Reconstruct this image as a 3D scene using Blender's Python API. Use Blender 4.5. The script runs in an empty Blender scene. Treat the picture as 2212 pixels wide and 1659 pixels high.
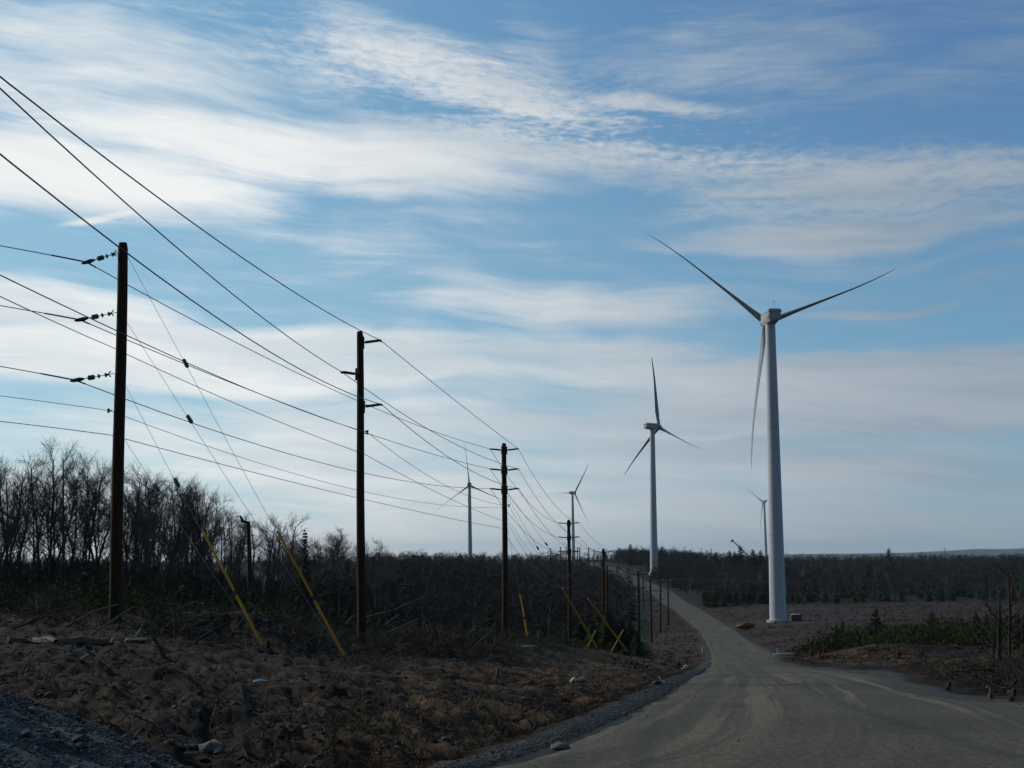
import bpy, math, random
import numpy as np
from mathutils import Vector, Matrix, Euler
R = math.radians
scene = bpy.context.scene
col = scene.collection
rng = random.Random(7)
nr = np.random.RandomState(11)

# ------------------------------------------------------------------ camera
F, CX, CY, HZ = 2600.0, 1106.0, 829.5, 1198.0        # photograph at 2212 x 1659
PITCH = math.atan((HZ - CY) / F)
ROLL = 0.005
cam_d = bpy.data.cameras.new('camera')
cam = bpy.data.objects.new('camera', cam_d); col.objects.link(cam)
cam_d.sensor_fit = 'HORIZONTAL'; cam_d.sensor_width = 36.0
cam_d.lens = 36.0 * F / 2212.0
cam_d.clip_start = 0.1; cam_d.clip_end = 60000
CM = Matrix.Rotation(math.pi / 2 + PITCH, 4, 'X') @ Matrix.Rotation(-ROLL, 4, 'Z')
cam.matrix_world = CM
scene.camera = cam
CMn = np.array(CM)[:3, :3]
scene.render.resolution_x = 1024; scene.render.resolution_y = 768

def P(px, py, Y):
    """point of the place seen at (px,py) at forward distance Y"""
    d = CMn @ np.array([(px - CX) / F, (CY - py) / F, -1.0])
    return Vector((d * (Y / d[1])).tolist())
def proj(p):
    q = CMn.T @ np.array(p)
    return CX + F * q[0] / -q[2], CY - F * q[1] / -q[2]

# ------------------------------------------------------------------ view, sun
scene.view_settings.view_transform = 'Standard'
scene.view_settings.look = 'None'
scene.view_settings.exposure = 0.0
scene.view_settings.gamma = 1.0
scene.cycles.use_denoising = True
scene.cycles.max_bounces = 5
scene.cycles.volume_bounces = 0
SUN_AZ, SUN_EL = R(-62), R(30)                        # azimuth from +Y towards +X
sd = Vector((math.sin(SUN_AZ) * math.cos(SUN_EL), math.cos(SUN_AZ) * math.cos(SUN_EL), math.sin(SUN_EL)))
sun_d = bpy.data.lights.new('sun', 'SUN'); sun = bpy.data.objects.new('sun', sun_d); col.objects.link(sun)
sun_d.energy = 2.7; sun_d.angle = R(0.6); sun_d.color = (1.0, 0.93, 0.82)
sun.rotation_euler = (-sd).to_track_quat('-Z', 'Y').to_euler()

# ------------------------------------------------------------------ node helper
class NT:
    def __init__(s, tree): s.t = tree; s.n = tree.nodes; s.l = tree.links
    def new(s, kind, **kw):
        n = s.n.new(kind)
        for k, v in kw.items(): setattr(n, k, v)
        return n
    def put(s, sock, v):
        if hasattr(v, 'is_linked') or isinstance(v, bpy.types.NodeSocket): s.l.new(v, sock)
        else: sock.default_value = v
    def m(s, op, a, b=0.0, c=None, clamp=False):
        n = s.new('ShaderNodeMath', operation=op, use_clamp=clamp)
        s.put(n.inputs[0], a); s.put(n.inputs[1], b)
        if c is not None: s.put(n.inputs[2], c)
        return n.outputs[0]
    def mix(s, f, a, b, mode='MIX'):
        n = s.new('ShaderNodeMix', data_type='RGBA', blend_type=mode)
        s.put(n.inputs[0], f)
        for i, v in ((6, a), (7, b)):
            if isinstance(v, tuple) and len(v) == 3: v = v + (1,)
            s.put(n.inputs[i], v)
        return n.outputs[2]
    def ramp(s, f, lo, hi):
        n = s.new('ShaderNodeMapRange', interpolation_type='SMOOTHSTEP')
        s.put(n.inputs[0], f); s.put(n.inputs[1], lo); s.put(n.inputs[2], hi)
        return n.outputs[0]
    def noise(s, vec, scale, detail=4.0, rough=0.55, dist=0.0, out=0):
        n = s.new('ShaderNodeTexNoise'); n.inputs['Scale'].default_value = scale
        n.inputs['Detail'].default_value = detail; n.inputs['Roughness'].default_value = rough
        n.inputs['Distortion'].default_value = dist
        if vec is not None: s.l.new(vec, n.inputs['Vector'])
        return n.outputs[out]
    def comb(s, x, y, z=0.0):
        n = s.new('ShaderNodeCombineXYZ')
        for i, v in enumerate((x, y, z)): s.put(n.inputs[i], v)
        return n.outputs[0]
    def sep(s, v):
        n = s.new('ShaderNodeSeparateXYZ'); s.l.new(v, n.inputs[0]); return n.outputs

# ------------------------------------------------------------------ sky
world = bpy.data.worlds.new('World'); scene.world = world; world.use_nodes = True
W = NT(world.node_tree); W.n.clear()
tc = W.new('ShaderNodeTexCoord').outputs['Generated']
dx, dy, dz = W.sep(tc)
AZ = W.m('ARCTAN2', dx, dy); EL = W.m('ARCSINE', dz)
skyn = W.new('ShaderNodeTexSky', sky_type='NISHITA', sun_disc=False)
skyn.sun_elevation = SUN_EL; skyn.sun_rotation = SUN_AZ % (2 * math.pi)
skyn.altitude = 100; skyn.air_density = 1.0; skyn.dust_density = 0.6; skyn.ozone_density = 2.0
SKY_STRENGTH = 0.1
def azel(px, py):
    d = P(px, py, 1.0).normalized()
    return math.atan2(d.x, d.y), math.asin(d.z)
# fibrous noise laid along the streets of high cloud
wv = W.comb(W.m('MULTIPLY', AZ, 3.0), W.m('MULTIPLY', EL, 3.0))
warp = W.noise(wv, 1.2, 3.0, 0.5)
warp2 = W.m('SUBTRACT', warp, 0.5)
ELw = W.m('ADD', EL, W.m('MULTIPLY', warp2, 0.06))
slant = W.m('ADD', ELw, W.m('MULTIPLY', AZ, 0.06))
n_band = W.noise(W.comb(W.m('MULTIPLY', AZ, 3.2), W.m('MULTIPLY', slant, 17.0), 3.7), 1.0, 6.0, 0.55, 0.25)
n_soft = W.noise(W.comb(W.m('MULTIPLY', AZ, 5.0), W.m('MULTIPLY', slant, 9.0), 9.1), 1.3, 5.0, 0.55, 0.5)
n_fine = W.noise(W.comb(W.m('MULTIPLY', AZ, 9.0), W.m('MULTIPLY', slant, 85.0), 1.3), 1.0, 6.0, 0.62, 0.5)
n_rip = W.noise(W.comb(W.m('MULTIPLY', AZ, 80.0), W.m('MULTIPLY', slant, 270.0), 5.3), 1.0, 3.0, 0.6, 0.3)
def blob(px, py, hw, hh, rot=0.0, amp=1.0, soft=1.0, el=None):
    a0, e0 = azel(px, py)
    a = W.m('SUBTRACT', AZ, a0); e = W.m('SUBTRACT', el if el else ELw, e0)
    c, s_ = math.cos(R(rot)), math.sin(R(rot))
    u = W.m('DIVIDE', W.m('ADD', W.m('MULTIPLY', a, c), W.m('MULTIPLY', e, -s_)), hw / F)
    v = W.m('DIVIDE', W.m('ADD', W.m('MULTIPLY', a, s_), W.m('MULTIPLY', e, c)), hh / F)
    d = W.m('SQRT', W.m('ADD', W.m('POWER', W.m('ABSOLUTE', u), 2.0), W.m('POWER', W.m('ABSOLUTE', v), 2.0)))
    g = W.ramp(d, 1.0 + 0.45 * soft, 1.0 - 0.75 * soft)
    return W.m('MULTIPLY', g, amp)
# (px, py, half width, half height, tilt, amount, softness)
BLOBS = [
    (200, 150, 600, 150, 2, 0.66, 1.0), (-150, 345, 760, 80, 1, 1.0, .8), (650, 335, 660, 78, 4, .98, .9),
    (1150, 330, 600, 60, 5, .85, 1.0), (1550, 350, 500, 50, 7, .62, 1.0), (1950, 395, 500, 60, 2, .8, 1.0),
    (1000, 165, 440, 75, 14, .72, 1.0), (1400, 222, 210, 22, 9, .75, 1.0),
    (1150, 130, 160, 90, 60, .40, 1.0), (1650, 130, 420, 90, 4, .42, 1.0), (2050, 190, 260, 70, -12, .35, 1.0),
    (1850, 40, 500, 60, 0, .30, 1.0), (250, 20, 300, 50, 0, .28, 1.0),
    (1850, 500, 480, 44, 0, .75, 1.0), (2150, 545, 260, 16, -2, .45, 1.0), (2130, 600, 160, 12, 0, .4, 1.0),
    (230, 462, 110, 9, -14, .75, .9), 
    (80, 640, 330, 55, 3, .9, .8), (-60, 600, 260, 30, 3, .6, .9),
    (1300, 655, 430, 60, 1, .72, 1.0), (1080, 610, 240, 16, 3, .45, 1.0), (1900, 665, 220, 14, 0, .62, 1.0),
    (500, 770, 760, 82, 1, 1.05, .5), (1150, 790, 500, 80, 2, .85, .9), (1900, 850, 560, 105, 0, 1.0, .5),
    (1300, 900, 1400, 130, 0, .78, .9), (200, 960, 1300, 70, 0, .62, 1.0),
    (1100, 1060, 2200, 130, 0, .78, 1.0), (1100, 1180, 3200, 120, 0, .95, 1.0),
]
tot = None
for b in BLOBS:
    g = blob(*b); tot = g if tot is None else W.m('SMOOTH_MAX', tot, g, 0.25)
dens = W.m('ADD', tot, W.m('MULTIPLY', W.m('SUBTRACT', n_band, 0.5), 1.15))
dens = W.m('ADD', dens, W.m('MULTIPLY', W.m('SUBTRACT', n_soft, 0.5), 0.65))
dens = W.m('ADD', dens, W.m('MULTIPLY', W.m('SUBTRACT', n_fine, 0.5), 0.9))
rp = W.m('ADD', blob(1950, 395, 560, 90, 2), W.m('ADD', blob(1050, 200, 620, 110, 10), blob(1400, 300, 400, 60, 6)))
dens = W.m('ADD', dens, W.m('MULTIPLY', W.m('MULTIPLY', W.m('SUBTRACT', n_rip, 0.5), 0.9), rp))
cover = W.m('MULTIPLY', W.ramp(dens, 0.05, 1.0), 0.96)
# out of the photographed part of the sky: thin veil only
front = W.ramp(dy, -0.25, 0.35)
veil = W.m('MULTIPLY', W.ramp(n_soft, 0.45, 0.85), 0.2)
hi = W.ramp(EL, R(46), R(28))
cover = W.m('ADD', W.m('MULTIPLY', cover, W.m('MULTIPLY', front, hi)), W.m('MULTIPLY', veil, W.m('SUBTRACT', 1.0, W.m('MULTIPLY', front, hi))))
# cloud brightness: bright towards the sun (left), greyer to the right and low down
sunw = W.ramp(AZ, 0.40, -0.30)
bright = W.mix(sunw, (0.36, 0.42, 0.48), (0.92, 0.93, 0.92))
shA = W.noise(W.comb(W.m('MULTIPLY', AZ, 3.0), W.m('MULTIPLY', slant, 26.0), 7.7), 1.0, 5.0, 0.5, 0.5)
shB = W.noise(W.comb(W.m('MULTIPLY', AZ, 6.0), W.m('MULTIPLY', slant, 62.0), 2.2), 1.0, 4.0, 0.55, 0.4)
shade = W.ramp(W.m('ADD', W.m('MULTIPLY', shA, .62), W.m('MULTIPLY', shB, .38)), 0.36, 0.62)
bright = W.mix(W.m('MULTIPLY', W.m('SUBTRACT', 1.0, shade), 0.62), bright, W.mix(sunw, (0.19, 0.28, 0.37), (0.56, 0.66, 0.72)))
low = W.ramp(EL, R(5), R(0))
bright = W.mix(W.m('MULTIPLY', low, 0.62), bright, W.mix(sunw, (0.30, 0.38, 0.43), (0.62, 0.68, 0.70)))
skyc = W.mix(1.0, skyn.outputs[0], (SKY_STRENGTH * 0.86, SKY_STRENGTH * 1.06, SKY_STRENGTH * 1.08), 'MULTIPLY')
bk = W.m('ADD', 0.5, W.m('MULTIPLY', W.ramp(dy, -0.35, 0.45), 0.5))
gl = W.ramp(AZ, 0.45, -0.40)
grad = W.mix(W.ramp(EL, R(30), R(3)), W.mix(gl, (0.065, 0.170, 0.400), (0.170, 0.390, 0.600)), W.mix(gl, (0.160, 0.350, 0.520), (0.330, 0.560, 0.690)))
skyc = W.mix(W.m('MULTIPLY', W.ramp(dy, -0.1, 0.5), 0.75), skyc, grad)
skyc = W.mix(1.0, skyc, W.comb(bk, bk, bk), 'MULTIPLY')
final = W.mix(cover, skyc, bright)
bg = W.new('ShaderNodeBackground'); W.l.new(final, bg.inputs[0]); bg.inputs[1].default_value = 1.0
wo = W.new('ShaderNodeOutputWorld'); W.l.new(bg.outputs[0], wo.inputs[0])
world.cycles.sampling_method = 'AUTOMATIC'

# ------------------------------------------------------------------ materials
def mat(name, c1, c2=None, scale=5.0, rough=0.9, stretch=(1, 1, 1), bump=0.0, bdist=0.02, metal=0.0, spec=0.12,
        detail=5.0, attr=None, objvar=0.0, trans=0.0):
    m_ = bpy.data.materials.new(name); m_.use_nodes = True
    T = NT(m_.node_tree); b = T.n['Principled BSDF']
    b.inputs['Roughness'].default_value = rough; b.inputs['Metallic'].default_value = metal
    b.inputs['Specular IOR Level'].default_value = spec
    pos = T.new('ShaderNodeTexCoord').outputs['Object']
    mp = T.new('ShaderNodeMapping'); T.l.new(pos, mp.inputs[0]); mp.inputs['Scale'].default_value = stretch
    nz = T.noise(mp.outputs[0], scale, detail, 0.6)
    c = T.mix(T.ramp(nz, 0.3, 0.7), c1, c2 or c1)
    if attr:
        a = T.new('ShaderNodeAttribute', attribute_name=attr)
        k = T.m('ADD', 0.65, T.m('MULTIPLY', T.ramp(nz, 0.25, 0.75), 0.7))
        c = T.mix(1.0, a.outputs['Color'], T.comb(k, k, k), 'MULTIPLY')
    if objvar:
        oi = T.new('ShaderNodeObjectInfo').outputs['Random']
        k = T.m('ADD', 1.0 - objvar / 2, T.m('MULTIPLY', oi, objvar))
        c = T.mix(1.0, c, T.comb(k, k, k), 'MULTIPLY')
    T.l.new(c, b.inputs['Base Color'])
    if bump:
        bn = T.new('ShaderNodeBump'); bn.inputs['Strength'].default_value = bump
        bn.inputs['Distance'].default_value = bdist
        T.l.new(nz, bn.inputs['Height']); T.l.new(bn.outputs[0], b.inputs['Normal'])
    return m_
M = {}
M['pole'] = mat('creosoted wood', (.024, .013, .007), (.060, .032, .017), 6, .75, (8, 8, .5), .5, .03)
M['poletop'] = M['pole']
M['steel'] = mat('galvanised steel', (.06, .065, .07), (.10, .105, .11), 8, .5, metal=.6)
M['dark'] = mat('dark polymer', (.030, .034, .038), (.05, .055, .06), 8, .5)
M['porc'] = mat('grey glazed insulator', (.08, .09, .10), (.12, .13, .14), 8, .3)
M['wire'] = mat('weathered conductor', (.06, .065, .07), (.10, .105, .11), 3, .45, metal=.4)
M['guy'] = mat('guy strand', (.16, .18, .19), (.22, .24, .25), 3, .45, metal=.5)
M['yellow'] = mat('yellow plastic guard', (.46, .20, .012), (.60, .28, .020), 3, .55)
M['tower'] = mat('white tower paint', (.42, .46, .51), (.50, .53, .57), .35, .45, (1, 1, .15))
M['seam'] = mat('grey joint paint', (.26, .28, .30), (.30, .32, .34), 1, .5)
M['nacelle'] = mat('nacelle paint', (.36, .385, .41), (.42, .44, .46), .6, .5)
M['blade'] = mat('blade paint', (.26, .29, .30), (.31, .34, .35), .6, .5)
M['concrete'] = mat('concrete', (.30, .29, .27), (.42, .41, .38), 3, .9)
M['bark'] = mat('grey bark', (.030, .029, .026), (.075, .073, .067), 3, .95, (2, 2, .5), objvar=.5)
M['twig'] = mat('fine twigs', (.050, .042, .037), (.085, .072, .064), 1, .95, objvar=.5)
M['deadwood'] = mat('bleached wood', (.075, .068, .06), (.13, .118, .105), 9, .9, (4, 4, 4))
M['stick'] = mat('slash wood', (.016, .012, .009), (.105, .090, .076), 1.5, .95)
M['needle'] = mat('spruce needles', (.014, .026, .012), (.030, .050, .018), 1.5, .9, objvar=.5)
M['scrub'] = mat('low scrub', (.012, .024, .006), (.042, .058, .016), .5, .95)
M['leafred'] = mat('russet brush', (.020, .014, .010), (.036, .024, .016), .5, .95)
M['fbark'] = mat('wood edge trunks', (.045, .045, .042), (.11, .11, .105), .08, .95)
M['ftwig'] = mat('far twigs', (.018, .015, .016), (.040, .031, .030), .03, .95)
M['fneed'] = mat('far needles', (.012, .024, .013), (.022, .040, .018), .05, .95)
M['ground'] = mat('earth', (1, 1, 1), None, 3.0, .95, attr='base', bump=.6, bdist=.05, detail=9)
M['clod'] = mat('earth clods', (.006, .0034, .0022), (.028, .016, .010), 1.1, .95)
M['rock'] = mat('pale rock', (.08, .085, .08), (.15, .15, .14), 2, .9, bump=.4, bdist=.05)
M['bluerock'] = mat('crushed blue stone', (.028, .038, .042), (.072, .090, .096), 7, .9, bump=.5, bdist=.03)
M['stone'] = mat('field stones', (.03, .027, .023), (.11, .10, .09), 1.3, .9)
M['rust'] = mat('rusty boulder', (.09, .045, .025), (.14, .08, .045), 2, .9)
M['white'] = mat('white scrap', (.60, .62, .62), (.72, .73, .72), 3, .6)
M['straw'] = mat('dead straw grass', (.040, .029, .016), (.12, .088, .052), .8, .95)
M['green_box'] = mat('green enamel', (.035, .055, .055), (.05, .075, .075), 2, .5)
M['lid'] = mat('pale lid', (.30, .34, .36), (.36, .40, .42), 2, .5)
M['crane'] = mat('crane paint', (.06, .035, .028), (.09, .05, .04), 2, .6)
M['hill'] = mat('far wooded hill', (.02, .026, .026), (.03, .036, .034), .002, 1.0)

def road_mat():
    m_ = bpy.data.materials.new('packed gravel'); m_.use_nodes = True
    T = NT(m_.node_tree); b = T.n['Principled BSDF']; b.inputs['Roughness'].default_value = .92
    b.inputs['Specular IOR Level'].default_value = .15
    pos = T.new('ShaderNodeTexCoord').outputs['Object']; x, y, z = T.sep(pos)
    at = T.new('ShaderNodeAttribute', attribute_name='flow'); u, v, w = T.sep(at.outputs['Vector'])
    wl = T.m('ADD', w, T.m('MULTIPLY', T.m('SUBTRACT', T.noise(T.comb(T.m('MULTIPLY', w, .3), T.m('MULTIPLY', v, .05)), 1.0, 2, .5), .5), 1.6))
    n1 = T.noise(T.comb(T.m('MULTIPLY', u, 16.0), T.m('MULTIPLY', v, .035)), 1.0, 4, .6, .1)
    # wheel tracks follow the bend of the road
    n2 = T.noise(T.comb(T.m('MULTIPLY', wl, 2.2), T.m('MULTIPLY', v, .03), 2.0), 1.0, 4, .6, .1)
    n2b = T.noise(T.comb(T.m('MULTIPLY', wl, .55), T.m('MULTIPLY', v, .05), 6.0), 1.0, 2, .5, .1)
    near = T.ramp(y, 60.0, 30.0)
    arcs = T.m('MULTIPLY', T.ramp(n2, .47, .60), T.m('ADD', .30, T.ramp(n2b, .38, .60)))
    st = T.m('ADD', T.m('MULTIPLY', near, arcs), T.m('MULTIPLY', T.m('SUBTRACT', 1.0, near), T.ramp(n1, .45, .65)))
    big = T.noise(pos, .25, 4, .6)
    c = T.mix(T.ramp(big, .3, .7), (.057, .052, .042), (.083, .074, .057))
    c = T.mix(T.m('MULTIPLY', st, T.m('ADD', .42, T.m('MULTIPLY', near, .28))), c, (.142, .123, .085))
    g = T.noise(pos, 14.0, 5, .75); k = T.m('ADD', .45, T.m('MULTIPLY', T.ramp(g, .25, .75), 1.1))
    c = T.mix(1.0, c, T.comb(k, k, k), 'MULTIPLY')
    sp = T.ramp(T.noise(pos, 45.0, 2, .5), .66, .74)
    c = T.mix(T.m('MULTIPLY', sp, .6), c, (.025, .026, .028))
    T.l.new(c, b.inputs['Base Color'])
    bn = T.new('ShaderNodeBump'); bn.inputs['Strength'].default_value = .35; bn.inputs['Distance'].default_value = .04
    T.l.new(T.m('ADD', g, T.m('MULTIPLY', st, .5)), bn.inputs['Height']); T.l.new(bn.outputs[0], b.inputs['Normal'])
    return m_
M['road'] = road_mat()

# ------------------------------------------------------------------ object helpers
def tag(o, label=None, cat=None, group=None, kind=None):
    if label: o['label'] = label
    if cat: o['category'] = cat
    if group: o['group'] = group
    if kind: o['kind'] = kind
    return o
def empty(name, loc):
    o = bpy.data.objects.new(name, None); col.objects.link(o); o.location = loc
    o.empty_display_size = .2
    return o
def np_mesh(name, V, Fa, mats, midx=None, smooth=False):
    """V (n,3) array, Fa (m,k) int array with k = 3 or 4"""
    me = bpy.data.meshes.new(name); V = np.asarray(V, np.float32); Fa = np.asarray(Fa, np.int32)
    m_, k = Fa.shape
    me.vertices.add(len(V)); me.vertices.foreach_set('co', V.ravel())
    me.loops.add(m_ * k); me.loops.foreach_set('vertex_index', Fa.ravel())
    me.polygons.add(m_); me.polygons.foreach_set('loop_start', np.arange(m_, dtype=np.int32) * k)
    me.polygons.foreach_set('loop_total', np.full(m_, k, np.int32))
    if midx is not None: me.polygons.foreach_set('material_index', np.asarray(midx, np.int32))
    me.polygons.foreach_set('use_smooth', np.full(m_, bool(smooth)))
    me.update(calc_edges=True)
    for q in (mats if isinstance(mats, (list, tuple)) else [mats]): me.materials.append(q)
    return me
def link(name, me, parent=None, loc=None):
    o = bpy.data.objects.new(name, me); col.objects.link(o)
    if parent is not None: o.parent = parent
    if loc is not None: o.location = loc
    return o
class MB:
    """collects shapes, links them as one mesh"""
    def __init__(s, org=(0, 0, 0)): s.v = []; s.f = []; s.org = Vector(org)
    def tube(s, pts, rad, n=8, cap=True):
        pts = [Vector(p) - s.org for p in pts]
        if not isinstance(rad, (list, tuple)): rad = [rad] * len(pts)
        prev = None; base0 = len(s.v)
        for i, p in enumerate(pts):
            d = (pts[min(i + 1, len(pts) - 1)] - pts[max(i - 1, 0)]).normalized()
            if prev is None:
                a = d.cross(Vector((0, 0, 1)))
                if a.length < .1: a = d.cross(Vector((0, 1, 0)))
            else:
                a = prev - d * prev.dot(d)
            a.normalize(); prev = a; b = d.cross(a)
            for k in range(n):
                t = 2 * math.pi * k / n
                s.v.append(p + (a * math.cos(t) + b * math.sin(t)) * rad[i])
        for i in range(len(pts) - 1):
            for k in range(n):
                k2 = (k + 1) % n; b0 = base0 + i * n
                s.f.append((b0 + k, b0 + k2, b0 + n + k2, b0 + n + k))
        if cap:
            s.f.append(tuple(base0 + k for k in reversed(range(n))))
            s.f.append(tuple(base0 + (len(pts) - 1) * n + k for k in range(n)))
        return s
    def prism(s, loops):
        """consecutive closed loops of equal count, capped"""
        b0 = len(s.v); n = len(loops[0])
        for L in loops:
            for p in L: s.v.append(Vector(p) - s.org)
        for i in range(len(loops) - 1):
            for k in range(n):
                k2 = (k + 1) % n; b = b0 + i * n
                s.f.append((b + k, b + k2, b + n + k2, b + n + k))
        s.f.append(tuple(b0 + k for k in reversed(range(n))))
        s.f.append(tuple(b0 + (len(loops) - 1) * n + k for k in range(n)))
        return s
    def box(s, c, size, rz=0.0, bev=0.0):
        c = Vector(c); hx, hy, hz = (q / 2 for q in size); e = bev
        def ring(z, inx):
            pts = [(-hx + inx + e, -hy + inx), (hx - inx - e, -hy + inx), (hx - inx, -hy + inx + e), (hx - inx, hy - inx - e),
                   (hx - inx - e, hy - inx), (-hx + inx + e, hy - inx), (-hx + inx, hy - inx - e), (-hx + inx, -hy + inx + e)] if e else \
                  [(-hx, -hy), (hx, -hy), (hx, hy), (-hx, hy)]
            cr, sr = math.cos(rz), math.sin(rz)
            return [c + Vector((x * cr - y * sr, x * sr + y * cr, z)) for x, y in pts]
        if e: return s.prism([ring(-hz, e), ring(-hz + e, 0), ring(hz - e, 0), ring(hz, e)])
        return s.prism([ring(-hz, 0), ring(hz, 0)])
    def build(s, name, mt, parent=None, smooth=True, loc=None):
        me = bpy.data.meshes.new(name)
        me.from_pydata([tuple(v) for v in s.v], [], s.f)
        me.materials.append(mt)
        if smooth:
            me.polygons.foreach_set('use_smooth', [len(p.vertices) == 4 for p in me.polygons])
            try: me.set_sharp_from_angle(angle=R(40))
            except Exception: pass
        me.update()
        return link(name, me, parent, loc)

# ------------------------------------------------------------------ noise and terrain
def hash2(ix, iy, s):
    h = (ix.astype(np.int64) * 374761393 + iy.astype(np.int64) * 668265263 + s * 1442695041) & 0x7fffffff
    h = ((h ^ (h >> 13)) * 1274126177) & 0x7fffffff
    return ((h ^ (h >> 16)) & 0xffff) / 65535.0
def vnoise(x, y, s=0):
    ix = np.floor(x); iy = np.floor(y); fx = x - ix; fy = y - iy
    fx = fx * fx * (3 - 2 * fx); fy = fy * fy * (3 - 2 * fy)
    a = hash2(ix, iy, s); b = hash2(ix + 1, iy, s); c = hash2(ix, iy + 1, s); d = hash2(ix + 1, iy + 1, s)
    return (a * (1 - fx) + b * fx) * (1 - fy) + (c * (1 - fx) + d * fx) * fy
def fbm(x, y, s=0, o=4):
    r = 0; a = .5
    for i in range(o):
        r = r + a * vnoise(x, y, s + i * 17); x = x * 2.03 + 11.3; y = y * 2.03 + 5.7; a *= .5
    return r * (1 / (1 - .5 ** o))
YR = [1, 4, 7, 10, 15, 20, 30, 40, 52, 70, 86, 100, 150, 190, 250, 320, 430, 560, 700, 900, 1200, 1800, 3000, 6000, 9000, 12000, 14500]
near = [-1.7, -1.7, -1.7, -1.75, -2.05, -2.4, -3.15, -3.9]
TAB = {
 -900: [-1.7, -1.7, -1.7, -1.75, -1.8, -1.85, -1.95, -2.05, -2.3, -2.7, -2.8, -2.9, -3.1, -3.4, -4, -5, -6, -7, -8, -8, -8],
 -300: [-1.7, -1.7, -1.7, -1.75, -1.8, -1.85, -1.95, -2.05, -2.3, -2.7, -2.9, -3, -3.2, -3.5, -4, -5, -6, -7, -8, -8, -8],
 250: [-1.7, -1.7, -1.75, -1.8, -1.85, -1.9, -2.1, -2.26, -2.55, -3.0, -3.3, -3.6, -4.4, -5.2, -6.2, -7, -8, -8, -8, -8, -8],
 500: [-1.7, -1.7, -1.75, -1.85, -2.0, -2.15, -2.45, -2.75, -3.15, -3.8, -4.3, -4.8, -6, -7, -8, -8.5, -9, -8.5, -8, -8, -8],
 750: [-1.7, -1.7, -1.74, -1.85, -2.1, -2.4, -2.9, -3.4, -3.9, -5.0, -5.9, -6.8, -8.5, -9.5, -10.5, -11, -10.5, -9.5, -8.5, -8, -8],
 950: [-1.7, -1.7, -1.72, -1.8, -2.15, -2.5, -3.15, -3.7, -4.3, -5.1, -6.2, -7.8, -10.5, -12, -13, -13, -12, -10.5, -9, -8, -8],
 1100: [-1.7, -1.7, -1.72, -1.78, -2.1, -2.5, -3.25, -4.0, -4.6, -5.2, -5.65, -7.4, -11.5, -14, -16, -16.5, -15.5, -13.5, -10.5, -8.5, -8],
 1200: [-1.7, -1.7, -1.7, -1.75, -2.07, -2.45, -3.3, -4.1, -4.85, -6, -6.8, -7.7, -11.6, -14.5, -17, -18, -17.5, -15.5, -11, -8, -7],
 1300: near + [-5.0, -6.3, -7.5, -8.4, -12, -15, -17.8, -19, -19, -17.5, -10.5, -5.5, -6],
 1400: near + [-4.95, -6.4, -7.7, -8.8, -12.8, -15.6, -18, -19.8, -20.3, -18, -11, -4.5, -6],
 1500: near + [-4.85, -6.3, -7.6, -8.7, -12.6, -15.4, -17.9, -19.5, -19.7, -17.8, -13, -8, -8],
 1600: near + [-4.75, -6.1, -7.4, -8.4, -12.3, -15, -17.4, -18, -18, -17, -14, -11, -11],
 1690: near + [-4.8, -6.1, -7.3, -8.3, -12, -14.3, -16.3, -17.6, -18, -17, -14.5, -12, -12],
 1900: near + [-4.7, -5.9, -6.9, -7.8, -10.9, -12.8, -15, -17, -18, -16.5, -14.5, -12, -12],
 2212: near + [-4.5, -5.4, -6.2, -6.9, -9.5, -11.5, -14, -16.5, -18, -16, -14, -12, -12],
 2900: near + [-4.5, -5.4, -6.2, -6.9, -9.5, -11.5, -14, -16.5, -18, -16, -14, -12, -12],
}
CO = sorted(TAB)
ZT = np.array([TAB[c][:21] + [-12, -16, -55, -60, -60, -60] for c in CO])
NC, NL = 260, 260
cg = np.linspace((CO[0] - CX) / F, (CO[-1] - CX) / F, NC); lg = np.linspace(0, math.log(14500), NL)
cc = np.array([(c - CX) / F for c in CO]); ll = np.log(np.array(YR, float))
tmp = np.array([np.interp(lg, ll, ZT[i]) for i in range(len(CO))])
ZG = np.array([np.interp(cg, cc, tmp[:, j]) for j in range(NL)]).T
def blur(A, s, ax):
    k = np.exp(-.5 * (np.arange(-3 * s, 3 * s + 1) / s) ** 2); k /= k.sum()
    pad = [(0, 0), (0, 0)]; pad[ax] = (3 * s, 3 * s)
    return np.apply_along_axis(lambda v: np.convolve(v, k, 'valid'), ax, np.pad(A, pad, 'edge'))
ZG = blur(blur(ZG, 3, 0), 2, 1)
# road edges: forward distance -> sideways position
LE = np.array([(-8, -12), (-2, -8.6), (2, -6.0), (6, -3.6), (8.5, -2.1), (10, -1.2), (10.9, -.68), (11.5, -.32), (12.3, .0), (14, .6), (18, 1.55), (24, 2.75), (32, 4.2), (52, 7.9), (70, 11.0), (100, 15.8), (150, 24),
               (190, 30.3), (250, 38.9), (305, 46.2), (343, 49.5), (432, 57), (470, 57.9), (560, 62.5), (620, 59), (690, 51.5), (800, 48), (920, 47.4), (1150, 46)], float)
RE = np.array([(-8, 70), (-2, 70), (2, 66), (6, 48), (9.6, 30), (11, 24), (14, 16), (17, 11), (20, 8.5), (24, 8.4), (32, 10.0), (38, 11.8), (57, 13.4), (75, 16.2), (100, 21.5), (150, 32),
               (190, 39.2), (250, 47.5), (305, 54.4), (343, 58), (432, 66.0), (470, 67.5), (560, 73.5), (620, 71), (690, 67.0), (800, 63), (920, 62), (1150, 60)], float)
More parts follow.
